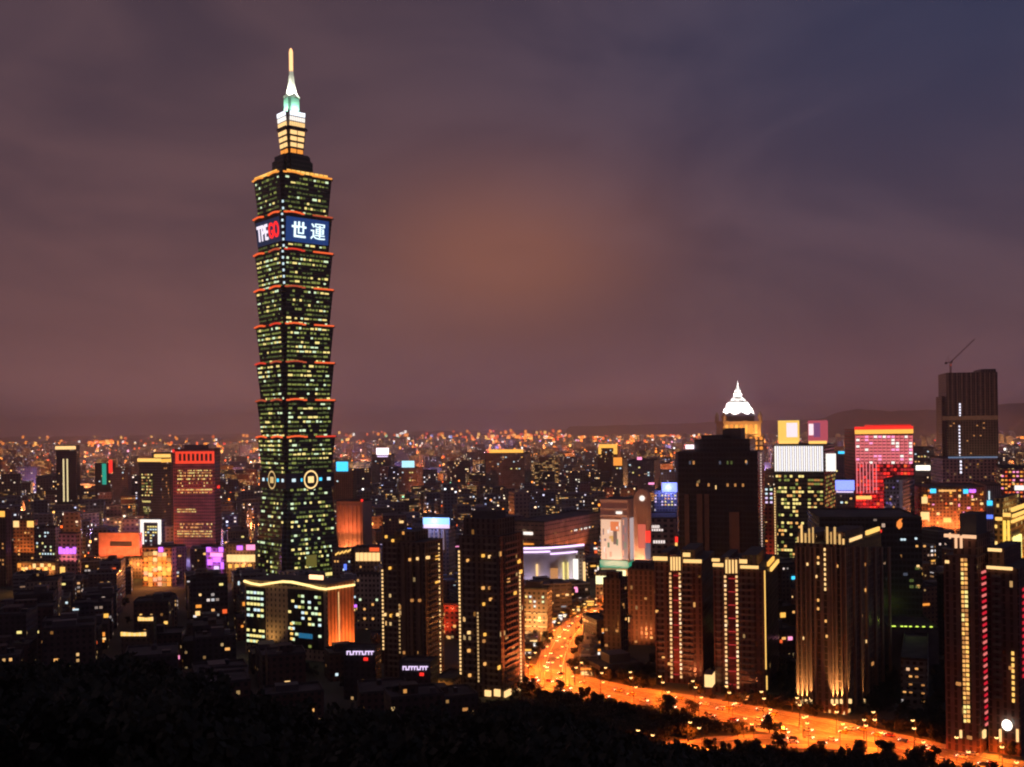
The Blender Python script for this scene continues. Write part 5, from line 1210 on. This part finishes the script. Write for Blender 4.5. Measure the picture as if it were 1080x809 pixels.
def ordinal_labels(items, maxw=16):
    """items: [(object, label, u)]: labels shared by several get a rank from left to right"""
    by = {}
    for it in items: by.setdefault(it[1], []).append(it)
    W = ['first', 'second', 'third', 'fourth', 'fifth', 'sixth', 'seventh', 'eighth', 'ninth', 'tenth', 'eleventh', 'twelfth']
    for lab, L_ in by.items():
        L_.sort(key=lambda q: q[2])
        for i, (o, _, u) in enumerate(L_):
            if len(L_) == 1: o['label'] = lab
            elif i < len(W): o['label'] = lab + ', ' + W[i] + ' from left' if len(lab.split()) < 13 else lab.replace(' block with', ' block,') + ', ' + W[i] + ' from left'
            else: o['label'] = lab + ', %dth from left' % (i + 1)
rt = random.Random(11); titems = []
def plant(x, y, z, sc, kind):
    k = rt.randrange(5); c = copy_tree(PROT[k]) if usedp[k] else PROT[k]; usedp[k] = True
    c.location = (x, y, z); c.rotation_euler = (0, 0, rt.uniform(0, 6.28)); c.scale = (sc, sc, sc * rt.uniform(.9, 1.15))
    c['category'] = 'tree'; u, v = proj(x, y, z + 5 * sc)
    c['group'] = 'trees along the avenue' if kind == 'a' else 'trees on the slope edge'
    side = nearest_short(u, v, y)
    lab = ('street tree by the avenue, ' if kind == 'a' else 'black tree on the slope edge, ') + side
    titems.append((c, lab, u))
for key in 'ABC':
    pl, w_, dz_ = ROADS[key]
    for s_ in (-1, 1):
        for p, d in along(pl, 15 if key != 'C' else 18, 5):
            if rt.random() < (.62 if not (key == 'A' and s_ == 1) else .5):
                n = Vector((d.y, -d.x)) * s_; q = p + n * (w_ / 2 + 4 + rt.uniform(-1, 3)) + d * rt.uniform(-4, 4)
                u, v = proj(q.x, q.y, 4)
                if road_clear(q.x, q.y, 2.5) and not in_foot(q.x, q.y, 2) and -20 < u < 1100 and v < 830: plant(q.x, q.y, 0, rt.uniform(.65, 1.05), 'a')
for p, d in along(ROADS['A'][0], 13, 3):
    u, v = proj(p.x, p.y, 4)
    if -10 < u < 1090 and rt.random() < .6 and road_clear(p.x, p.y, -16) is False: plant(p.x, p.y, .25, rt.uniform(.35, .6), 'a')
for i in range(110):       # the ragged near edge below the avenue
    u = rt.uniform(600, 1085); v = 770 + (u - 600) * .075 + rt.uniform(0, 38); q = ground(u, v)
    if road_clear(q.x, q.y, 3) and not in_foot(q.x, q.y, 2): plant(q.x, q.y, hill_z(q.x, q.y) if hill_z(q.x, q.y) > 0 else 0, rt.uniform(.6, 1.0), 'b')
for i in range(70):       # between towers and avenue
    u = rt.uniform(620, 1080); q = ground(u, rt.uniform(700, 760))
    if road_clear(q.x, q.y, 4) and not in_foot(q.x, q.y, 3): plant(q.x, q.y, 0, rt.uniform(.6, 1.0), 'a')
ordinal_labels(titems)
# the unbroken wood on the slope
import numpy as np
rg = np.random.default_rng(4)
VV = []; cnt = 0; rw = random.Random(5)
base_V = []
for s in range(6):
    r_ = random.Random(100 + s); V_, F_ = crown_data(r_, 8.5, 4.2, 300, .42); base_V.append(np.array([tuple(v) for v in V_]))
for gy in range(0, 104):
    y0_ = 82 + gy * 5.2
    for gx in range(-70, 71):
        x = gx * 5.6 + rw.uniform(-2.4, 2.4); y = y0_ + rw.uniform(-2.4, 2.4)
        u0_ = proj(x, y, 0)[0]
        if y > 620 or abs(x) > y * .60 + 25 or (y > 400 and (u0_ < 500 or u0_ > 1000)): continue
        zz = hill_z(x, y)
        zz = max(zz, 0)
        ft = 9
        if y > 330:
            ft = fit_top(x, y, 4, 9)
            if ft < 3.5: continue
        if not road_clear(x, y, 5) or in_foot(x, y, 4): continue
        sc = rw.uniform(.7, 1.02); 
        if ft < 8: sc *= max(ft, 3.5) / 9
        a = rw.uniform(0, 6.28); B = base_V[rw.randrange(6)] * sc
        X = B[:, 0] * math.cos(a) - B[:, 1] * math.sin(a) + x; Y = B[:, 0] * math.sin(a) + B[:, 1] * math.cos(a) + y
        VV.append(np.stack([X, Y, B[:, 2] * rw.uniform(.9, 1.2) + zz - 1], 1))
VV = np.concatenate(VV); nf = len(VV) // 4
me = bpy.data.meshes.new('woodland'); me.vertices.add(len(VV)); me.vertices.foreach_set('co', VV.astype(np.float32).ravel())
me.loops.add(nf * 4); me.polygons.add(nf); me.loops.foreach_set('vertex_index', np.arange(nf * 4, dtype=np.int32)); me.polygons.foreach_set('loop_start', np.arange(0, nf * 4, 4, dtype=np.int32))
me.materials.append(leafm); me.update(calc_edges=True)
wo_ = bpy.data.objects.new('woodland', me); col.objects.link(wo_); tag(wo_, 'black mass of woodland covering the near slope', 'woodland', kind='stuff')

# ================================================================== infill buildings
ri = random.Random(77)
FAC = [facade('brown_infill_wall', (.16, .11, .09), 3.2, 3.2, .055, MIXW, 1.1, .42, .42), facade('grey_infill_wall', (.19, .18, .19), 5.2, 3.2, .07, MIXW, 1.0, .8, .38),
       facade('red_infill_wall', (.22, .11, .08), 3.2, 3.2, .05, WARM, 1.1, .42, .42), facade('tan_infill_wall', (.30, .23, .17), 2.6, 3.2, .06, WARM, 1.0, .34, .6),
       facade('black_infill_wall', (.07, .065, .08), 3.0, 3.6, .07, MIXW, 1.0, .7, .5)]
NEARF = {k: facade('dim_%s_wall' % n_, c, 3.2, 3.2, .03, WARM, .9, .45, .5) for k, n_, c in ((0, 'brown', (.075, .05, .042)), (2, 'reddish', (.09, .048, .038)), (4, 'black', (.045, .04, .045)))}  # darker wall colours for near blocks, putting their dim light into the paint
BRIGHT = [facade('lit_office_wall', (.16, .13, .10), 2.8, 3.4, .42, WARM, 1.2, .7, .45, run=.34), facade('lit_shop_wall', (.24, .15, .10), 3.6, 3.4, .36, MIXW, 1.3, .6, .5, run=.5)]
FN = ['brown', 'grey', 'reddish', 'tan', 'black']
items = []; cand = []
ang = R(17); ca, sa = math.cos(ang), math.sin(ang)
for gx in range(-60, 60):
    for gy in range(-10, 60):
        a = gx * 33 + (gx // 3) * 12; b_ = gy * 33 + (gy // 3) * 12
        cand.append((a * ca - b_ * sa + ri.uniform(-3, 3), 300 + a * sa + b_ * ca + ri.uniform(-3, 3)))
cand = [c for c in cand if 430 < c[1] < 2000 and -60 < proj(c[0], c[1], 0)[0] < 1140]
cand.sort(key=lambda c: c[1]); INF = []; FARC = []
for (x, y) in cand:
    w_, d_ = ri.uniform(17, 28), ri.uniform(16, 27); r = max(w_, d_) / 2
    if in_foot(x, y, r + 2) or not road_clear(x, y, r * 1.15 + 4) or (y < 470 and hill_z(x, y) > -1 and hill_z(x, y) > 6): continue
    h = ri.uniform(14, 44) if y < 900 else ri.uniform(12, 50)
    if ri.random() < .08: h *= 1.45
    u, _ = proj(x, y, 0)
    if u > 560 and y < 620: h = min(h, ri.uniform(6, 12))
    if 480 < u < 800 and y < 600 or (u > 560 and y < 520): continue
    h = fit_top(x, y, r, h)
    if h < 6: continue
    ht = hill_z(x, y - 60)
    if proj(x, y, h)[1] > treeline(u) + 4 and y < 560: continue
    (INF if len(INF) < 285 else FARC).append((x, y, w_, d_, h))
for (x, y, w_, d_, h) in INF:
    k = ri.randrange(5); u, v = proj(x, y, h)
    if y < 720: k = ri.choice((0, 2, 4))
    root = empty('city_building', (x, y, 0), ang + ri.choice((0, 0, .05, -.1))); root['category'] = 'building'; root['group'] = 'ordinary buildings of the city between the landmarks'
    feats = []; m = MB(); fp = [(-w_ / 2, -d_ / 2), (w_ / 2, -d_ / 2), (w_ / 2, d_ / 2), (-w_ / 2, d_ / 2)]
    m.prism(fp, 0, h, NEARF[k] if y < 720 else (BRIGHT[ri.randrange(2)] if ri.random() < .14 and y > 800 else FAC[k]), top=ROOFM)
    m.build('wall', root)
    m = MB()
    for (x0, y0_, x1, y1_) in ((-w_ / 2, -d_ / 2, w_ / 2, -d_ / 2 + .4), (-w_ / 2, d_ / 2 - .4, w_ / 2, d_ / 2), (-w_ / 2, -d_ / 2 + .4, -w_ / 2 + .4, d_ / 2 - .4), (w_ / 2 - .4, -d_ / 2 + .4, w_ / 2, d_ / 2 - .4)):
        m.box(((x0 + x1) / 2, (y0_ + y1_) / 2, h - .1), (x1 - x0 + .1, y1_ - y0_ + .1, 1.2), ROOFM if y < 800 else CONC)  # near parapets take the darker felt so they look less lit
    m.build('parapet', root)
    t_ = ri.random()
    if t_ < .75:
        m = MB(); sx = ri.uniform(-.2, .2) * w_; m.box((sx, ri.uniform(-.1, .2) * d_, h), (w_ * ri.uniform(.25, .5), d_ * ri.uniform(.3, .5), ri.uniform(2.6, 5)), ri.choice([CONC, DCON, FAC[k]] if y > 800 else [DCON, NEARF[0]])); m.build('roof_shed', root); feats.append('roof shed')
    if t_ > .6 or t_ < .2:
        m = MB(); m.lathe([(0.01, 0), (1.4, 0), (1.4, 2.2), (.5, 2.7), (.01, 2.7)], (ri.uniform(-.35, .35) * w_, ri.uniform(-.35, .35) * d_, h), METAL, 10); m.build('water_tank', root); feats.append('water tank')
    for q in range(ri.choice((0, 1, 2))):
        m = MB(); m.box((ri.uniform(-.36, .36) * w_, ri.uniform(-.36, .36) * d_, h), (ri.uniform(1.5, 4), ri.uniform(1.5, 3.5), ri.uniform(1.2, 2.6)), ri.choice([METAL, DCON, CONC])); m.build('stair_head', root)
    sg = ri.random()
    if sg < .5 and y > 640:
        m = MB(); c_ = ri.choice([AMBER, GOLD, WHITE, PINK, ORNG, CREAM, COOLW, CYAN, YEL, RED]); zz = h * ri.uniform(.55, .9)
        sw = ri.uniform(2, 7); sx = ri.uniform(-w_ / 2 + sw / 2, w_ / 2 - sw / 2); m.box((sx, -d_ / 2 - .4, zz), (sw, .6, ri.uniform(1.2, 2.8)), c_); m.build('lit_sign', root); feats.insert(0, {AMBER: 'amber', GOLD: 'gold', WHITE: 'white', PINK: 'pink', ORNG: 'orange', CREAM: 'cream', COOLW: 'bluish', CYAN: 'cyan', YEL: 'yellow', RED: 'red'}[c_] + ' sign')
    if y > 640 and ri.random() < .75:
        for q in range(ri.choice((1, 2, 3))):
            m = MB(); sw = ri.uniform(1.2, 4.2); m.box((ri.uniform(-w_ / 2 + sw / 2, w_ / 2 - sw / 2), -d_ / 2 - .4, h * ri.uniform(.25, .92)), (sw, .6, ri.uniform(.9, 3.2)), ri.choice([AMBER, GOLD, WHITE, PINK, ORNG, CREAM, COOLW, YEL, ORNG, GOLD, PURP, LILAC])); m.build('shop_sign', root)
    for q in range(ri.choice((0, 1, 2, 3, 4))):
        mw = ri.choice([WWIN, WWIN, WWIN2, YWIN, COOLW, CREAM]); m = MB(); fl = ri.randint(1, max(1, int(h / 3.2) - 1)) * 3.2
        m.box((ri.uniform(-.42, .42) * w_, -d_ / 2 - .05, fl), (ri.choice((1.6, 2.6)), .3, 1.5), mw); m.build('lit_window', root)
    hh = 'low' if h < 16 else ('mid-rise' if h < 34 else 'tall')
    items.append((root, f"{hh} {FN[k]} block with {feats[0] if feats else 'flat roof'}, {nearest_short(u, v, y)}".replace('mid-rise', 'midrise').replace(' of the huge',' of huge').replace('bluish sign','cyan sign'), u))
ordinal_labels(items)
yt = []; keep = titems; titems = []
while len(yt) < 80:
    u = rt.uniform(0, 1080); y = rt.uniform(520, 1000); x = ray(u, 600)[0] * y
    if in_foot(x, y, 3) or not road_clear(x, y, 4) or hill_z(x, y) > 2: yt.append(0) if rt.random() < .02 else None; continue
    if any(abs(x - q[0]) < q[2] * .6 + 2 and abs(y - q[1]) < q[3] * .6 + 2 for q in INF) or fit_top(x, y, 3, 8) < 7: continue
    plant(x, y, 0, rt.uniform(.6, 1), 'c'); yt.append(1)
for it in titems: it[0]['group'] = 'trees in the yards between the blocks'
titems = [(o, l.replace('black tree on the slope edge', 'dark tree in a yard'), u) for o, l, u in titems]; ordinal_labels(titems)
# the rest of the city, beyond what one could count
rf = random.Random(3)
FF = BRIGHT[:1] + [facade('far_wall_%s' % n, c, 5.0, 4.6, l, cs, 2.6, .5, .45, jit=.2) for n, c, l, cs in (('brown', (.15, .11, .11), .11, ((1, .45, .12), (1, .8, .5))), ('grey', (.18, .17, .20), .12, ((1, .6, .3), (.75, .85, 1))), ('tan', (.24, .18, .15), .10, ((1, .5, .15), (1, .9, .7))), ('slate', (.11, .11, .16), .12, ((1, .7, .5), (.5, .6, 1))))]
fm = MB()
def farbox(x, y, w_, d_, h, a):
    c_, s_ = math.cos(a), math.sin(a)
    fm.prism([(x + px * c_ - py * s_, y + px * s_ + py * c_) for px, py in ((-w_ / 2, -d_ / 2), (w_ / 2, -d_ / 2), (w_ / 2, d_ / 2), (-w_ / 2, d_ / 2))], 0, h, rf.choice(FF))
for (x, y, w_, d_, h) in FARC: farbox(x, y, w_, d_, h, ang)
n = 0
while n < 6500:
    y = 1950 + 9500 * rf.random() ** 1.35; x = rf.uniform(-.53, .55) * y
    w_, d_ = rf.uniform(18, 55), rf.uniform(15, 40); h = rf.uniform(9, 34) if rf.random() < .85 else rf.uniform(30, 75)
    n += 1
    if in_foot(x, y, w_ / 2) : continue
    if y < 2600: h = fit_top(x, y, w_ / 2, h)
    if h > 5: farbox(x, y, w_, d_, h, ang + rf.choice((0, .4, -.3)))
tag(fm.build('distant_city'), 'dense distant city blocks speckled with lit windows', 'distant city', kind='stuff')

# fill for the far ground, then lights of the streets and bridges far away
for i in range(240):
    y = 1100 + 5200 * rf.random() ** 1.4; x = rf.uniform(-.5, .52) * y
    if in_foot(x, y, 15): continue
    point('street_lamp_fill', (x, y, 17), 130000 * (y / 1500) ** 1.3 * rf.uniform(.4, 1.6), rf.choice([(1, .30, .07), (1, .30, .07), (1, .42, .14), (1, .2, .06), (1, .26, .06), (.5, .35, 1), (1, .6, .3)]), None, 4.0)  # point lights added for ground glow, each standing for many street lamps
lm = MB(); LC = [lamp('far_' + n_, c, s) for n_, c, s in (('amber', (1, .27, .03), 2.7), ('orange', (1, .13, .02), 2.4), ('gold', (1, .48, .11), 2.8), ('white', (1, .92, .85), 2.8), ('red', (1, .05, .03), 2.0), ('blue', (.3, .4, 1), 2.5), ('pink', (1, .4, .6), 2.2), ('green', (.4, 1, .6), 1.5))]
def dot(x, y, z, s, m_):
    lm.tube((x, y, z - s * .5), (x, y, z + s * .5), s * .45, s * .45, m_, 5)
W1 = [8, 7, 4, 3.5, 1.2, .5, .8, .4]
for i in range(3600):         # general speckle
    y = 1150 + 9000 * rf.random() ** 1.6; x = rf.uniform(-.53, .55) * y
    u, v = proj(x, y, 10)
    if in_foot(x, y, 5): continue
    z = 9 if rf.random() < .5 else rf.uniform(9, 42)
    if y < 2600 and fit_top(x, y, 3, z + 3) < z + 2: continue
    dot(x, y, z, max(1.1, y * .0014) * rf.uniform(.5, 1.7), rf.choices(LC, W1)[0])
for k in range(11):          # avenues running away from the viewer
    x0_ = -3600 + k * 760 + rf.uniform(-120, 120); sl_ = math.tan(ang)
    for j in range(150):
        y = 1900 + j * 48 + rf.uniform(-6, 6); x = x0_ - (y - 1900) * sl_ * .9 + rf.uniform(-5, 5)
        if abs(x) < .56 * y and not in_foot(x, y, 8) and rf.random() < .8 and (y > 2600 or fit_top(x, y, 3, 14) > 12): dot(x, y, 12, max(1.2, y * .0013) * rf.uniform(.6, 1.3), rf.choices(LC, [10, 6, 5, 1, .5, 0, 0, 0])[0])
for k in range(12):          # cross streets
    y0_ = 2100 * 1.13 ** k
    for j in range(int(y0_ / 34)):
        x = -.56 * y0_ + j * 38 + rf.uniform(-5, 5); y = y0_ + x * math.tan(ang) * .35
        if abs(x) < .56 * y and not in_foot(x, y, 8) and rf.random() < .7 and (y > 2600 or fit_top(x, y, 3, 14) > 12): dot(x, y, 12, max(1.2, y * .0013) * rf.uniform(.6, 1.3), rf.choices(LC, [8, 6, 6, 2, .5, 0, 0, 0])[0])
W2 = [10, 6, 5, 1.5, .8, .1, .2, 0]
def band(u0, u1, v0, v1, n, wts=W2, k=1.0):
    for i in range(n):
        u = rf.uniform(u0, u1); sh = -(u - 540) * math.tan(ROLL); v = rf.uniform(v0, v1) + sh
        p = ground(u, max(v, VH + sh + 7.5), 12); dot(p.x, p.y, 12 + (0 if v > VH + sh + 7.5 else rf.uniform(0, 90)), p.y * .0021 * k * rf.uniform(.5, 1.4), rf.choices(LC, wts)[0])
band(515, 770, 457, 469, 560); band(560, 760, 462.5, 464, 120, [10, 2, 6, 1, 0, 0, 0, 0], 1.1); band(425, 520, 460, 466, 70); band(520, 560, 459, 463, 50)
band(0, 180, 458, 470, 160); band(330, 520, 455, 470, 110, [6, 5, 3, 3, 2, .6, .8, .2]); band(800, 1080, 462, 472, 150, [10, 4, 5, 3, 1, .3, .5, 0]); band(1040, 1085, 466, 470, 26, k=1.4)
band(95, 130, 460, 463, 60, k=1.3); band(0, 1080, 455, 480, 260, [5, 5, 3, 3, 1.5, 1, 1, .4]); band(180, 300, 458, 476, 60)
tag(lm.build('distant_lights'), 'countless street and bridge lights scattered across the distant city', 'city lights', kind='stuff')

# ================================================================== street lamps
def lamp_proto(power, c, mt_):
    root = empty('street_lamp', (0, 0, 0)); m = MB()
    m.tube((0, 0, 0), (0, 0, 9.2), .16, .10, METAL, 8); m.tube((0, 0, 0), (0, 0, .6), .28, .2, METAL, 8); m.build('pole', root)
    m = MB(); m.tube((0, 0, 9.1), (1.1, 0, 9.9), .07, .06, METAL, 6); m.tube((1.1, 0, 9.9), (2.3, 0, 10), .06, .05, METAL, 6); m.build('arm', root)
    m = MB(); m.slab((1.9, -.35, 9.93), (1.3, 0, 0), (0, 0, .22), (0, .7, 0), METAL); hd = m.build('lamp_head', root)
    m = MB(); m.lathe([(.01, -.6), (.6, -.5), (.85, -.05), (.8, .0)], (2.55, 0, 9.95), mt_, 10); m.build('lamp_bowl', root)
    spot('lamp_light', (2.5, 0, 9.2), (2.5, 0, 0), power, c, 168, root, .35, .8); return root
sod = lamp('sodium_bowl', (1, .55, .18), 3.5); whl = lamp('white_bowl', (1, .80, .55), 3.2)
pA = lamp_proto(25000, (1, .13, .007), sod); pC = lamp_proto(42000, (1, .17, .01), sod); pB = lamp_proto(60000, (1, .24, .06), whl); pu = {0: False, 1: False, 2: False}; li = []
def put_lamp(x, y, rz, k, z=0.0, sc=1.0):
    src = (pA, pB, pC)[k]; o = copy_tree(src) if pu[k] else src; pu[k] = True
    o.location = (x, y, z); o.rotation_euler = (0, 0, rz); o.scale = (sc, sc, sc); o['category'] = 'street lamp'
    o['group'] = 'sodium street lamps along the avenue' if k != 1 else 'white street lamps between the buildings'
    u, v = proj(x, y, 9); li.append((o, ('orange street lamp on the avenue, ' if k != 1 else 'pale street lamp between buildings, ') + nearest_short(u, v, y), u))
for key, st in (('A', 19), ('B', 26), ('C', 26)):
    pl, w_, dz_ = ROADS[key]
    for s_ in ((-1, 0, 1) if key == 'A' else (-1, 1)):
        for i, (p, d) in enumerate(along(pl, st, 4 if s_ else 12)):
            n_ = Vector((d.y, -d.x)) * s_; q = p + n_ * (w_ / 2 + 1.2); u, v = proj(q.x, q.y, 9)
            if -10 < u < 1095 and not in_foot(q.x, q.y, 0): put_lamp(q.x, q.y, math.atan2(-n_.y, -n_.x) if s_ else 1.2, 2 if ri.random() < .3 else 0)
k_ = 0
for (a, b_) in [(gx * 111 - 6 + 33 * 2.5, gy * 111 + o_) for gx in range(-14, 15) for gy in range(-3, 16) for o_ in (0, 37, 74)] + [(gx * 111 - 6 + o_, gy * 111 - 6 + 33 * 2.5) for gx in range(-14, 15) for gy in range(-3, 16) for o_ in (18, 60)]:
    x, y = a * ca - b_ * sa, 300 + a * sa + b_ * ca; u, v = proj(x, y, 9)
    if 440 < y < 1700 and -10 < u < 1090 and road_clear(x, y, 4) and not in_foot(x, y, 3) and hill_z(x, y) < 0 and k_ < 250:
        if all(abs(x - q[0]) > q[2] / 2 + 2 or abs(y - q[1]) > q[3] / 2 + 2 for q in INF): put_lamp(x, y, ri.uniform(0, 6), 1); k_ += 1
ordinal_labels(li)

# ================================================================== little lit shops along the street behind the junction
rs_ = random.Random(12); sh = []
for s_ in (-1, 1):
    for i, (p, d) in enumerate(along(ROADS['B'][0], 13, 12)):
        n_ = Vector((d.y, -d.x)) * s_; q = p + n_ * 21; u, v = proj(q.x, q.y, 3)
        if in_foot(q.x, q.y, 6) or not (540 < u < 720) or rs_.random() < .05 or not road_clear(q.x, q.y, 7): continue
        root = empty('street_shop', (q.x, q.y, 0), math.atan2(-n_.y, -n_.x) + math.pi / 2 if s_ > 9 else ang * rs_.uniform(-1, 1)); root['category'] = 'shop'; root['group'] = 'little lit shops along the street'
        w2, h2 = rs_.uniform(8, 12), rs_.uniform(4.5, 9); m = MB(); m.box((0, 0, 0), (w2, 8, h2), FAC[rs_.randrange(5)]); m.build('wall', root)
        cn, c_ = rs_.choice([('cream', CREAM), ('gold', GOLD), ('amber', AMBER), ('white', WHITE), ('red', ORNG), ('yellow', YEL), ('pink', PINK)])
        m = MB(); m.box((0, -4.1, .4), (w2 * .86, .3, 2.6), rs_.choice([CREAM, GOLD, WHITE])); m.build('shop_window', root)
        m = MB(); m.box((0, -4.5, 3.3), (w2 * .9, .6, 1.1), c_); m.build('shop_sign', root)
        m = MB(); m.slab((-w2 / 2, -4, 3.1), (w2, 0, 0), (0, -1.6, -.3), (0, 0, .15), METAL); m.build('awning', root)
        m = MB(); m.box((w2 * .2, 1, h2), (2.5, 2.5, 1.8), DCON); m.build('roof_shed', root)
        sh.append((root, f'little shop with {cn} lit sign on the street behind the junction', u))
ordinal_labels(sh)
for p, d in along(ROADS['B'][0], 30, 8):
    if 550 < proj(p.x, p.y, 5)[0] < 660: point('junction_fill', (p.x + 7, p.y, 12), 9000, (1, .30, .06), None, 2.0)  # unseen point lights added to brighten the street behind the junction

# ================================================================== cars
paints = [('white', (.75, .75, .75)), ('black', (.03, .03, .035)), ('silver', (.45, .46, .48)), ('yellow', (.75, .5, .03)), ('dark red', (.3, .03, .03)), ('navy', (.03, .05, .14))]
tyre = paint('tyre_rubber', (.03, .03, .03), .9); glassm = paint('car_glass', (.02, .025, .03), .15, 0, .05)
head = lamp('headlight', (1, .93, .75), 8.0); tail = lamp('tail_light', (1, .04, .02), 3.0)
def car_proto(nm, c):
    root = empty('car', (0, 0, 0)); pm_ = paint(nm.replace(' ', '_') + '_car_paint', c, .3, .1, .05)
    sec = [(-2.25, .45, .85, .80), (-2.1, .32, .95, .86), (-1.2, .28, 1.0, .9), (1.0, .28, .92, .9), (1.9, .3, .82, .86), (2.2, .42, .68, .74)]
    m = MB()
    R_ = [[(x, -w2, z0), (x, w2, z0), (x, w2 * .97, z1), (x, -w2 * .97, z1)] for x, z0, z1, w2 in sec]
    for a, b in zip(R_, R_[1:]):
        for i in range(4): j = (i + 1) % 4; m.face([a[i], a[j], b[j], b[i]], pm_)
    m.face(R_[0][::-1], pm_); m.face(R_[-1], pm_); m.build('body', root)
    m = MB(); A = [(-1.9, -.78, .95), (1.05, -.78, .92), (1.05, .78, .92), (-1.9, .78, .95)]; T = [(-1.3, -.62, 1.42), (.35, -.62, 1.44), (.35, .62, 1.44), (-1.3, .62, 1.42)]
    for i in range(4): j = (i + 1) % 4; m.face([A[i], A[j], T[j], T[i]], glassm)
    m.build('window', root); m = MB(); m.slab((-1.3, -.62, 1.42), (1.65, 0, .02), (0, 1.24, 0), (0, 0, .05), pm_); m.build('roof', root)
    for sx in (-1.35, 1.35):
        for sy in (-.85, .85): m = MB(); m.tube((sx, sy - .1, .33), (sx, sy + .1, .33), .33, .33, tyre, 12); m.build('wheel', root)
    for sy in (-.6, .6):
        m = MB(); m.box((2.2, sy, .5), (.14, .38, .24), head); m.build('headlight', root)
        m = MB(); m.box((-2.24, sy, .62), (.12, .36, .22), tail); m.build('tail_light', root)
    return root
cp = [car_proto(*c) for c in paints]; cu = [False] * 6; rc = random.Random(9); ci = []
for key, lanes, n_ in (('A', (-14, -10.5, -7, -3.5, 3.5, 7, 10.5, 14), 7), ('B', (-4, 4), 9), ('C', (-3, 3), 4)):
    pl, w_, dz_ = ROADS[key]
    for ln in lanes:
        pts = along(pl, 13, rc.uniform(0, 12)); rc.shuffle(pts)
        for p, d in pts[:n_]:
            n2 = Vector((d.y, -d.x)); q = p + n2 * ln; u, v = proj(q.x, q.y, 1)
            if not (-5 < u < 1085 and v < 812): continue
            dr = d if ln > 0 else -d          # traffic keeps right
            k = rc.choices(range(6), (4, 3, 4, 5, 1, 1))[0]; o = copy_tree(cp[k]) if cu[k] else cp[k]; cu[k] = True
            o.location = (q.x, q.y, .13 + dz_); o.rotation_euler = (0, 0, math.atan2(dr.y, dr.x)); o['category'] = 'car'; o['group'] = 'cars driving on the avenue'
            toward = dr.y < 0; ci.append((o, f"{paints[k][0]} car with {'headlights facing us' if toward else 'red tail lights'}, {nearest_short(u, v, q.y)}", u))
ordinal_labels(ci)
for p_, u_ in list(zip(cp, cu)) + list(zip(PROT, usedp)) + [(pA, pu[0]), (pB, pu[1]), (pC, pu[2])]:
    if not u_:
        for ch in list(p_.children_recursive): bpy.data.objects.remove(ch)
        bpy.data.objects.remove(p_)

for o in scene.objects:
    if o.get('label') and len(o['label'].split()) > 16: o['label'] = o['label'].replace(' from left', '').replace(' with ', ', ')
# ================================================================== haze
HAZE = 6.5e-5
if HAZE:
    hm_ = newmat('haze'); t = NT(hm_)
    vol = t.node('ShaderNodeVolumePrincipled', {'Density': HAZE, 'Color': (.97, .88, .93, 1), 'Anisotropy': .6})
    o_ = t.node('ShaderNodeOutputMaterial'); t.l.new(vol.outputs[0], o_.inputs['Volume'])
    m = MB(); m.prism([(-26000, -450), (26000, -450), (26000, 30000), (-26000, 30000)], -40, 560, hm_, bottom=True)
    tag(m.build('haze'), 'thin purplish evening haze over the whole city', 'haze', kind='stuff')
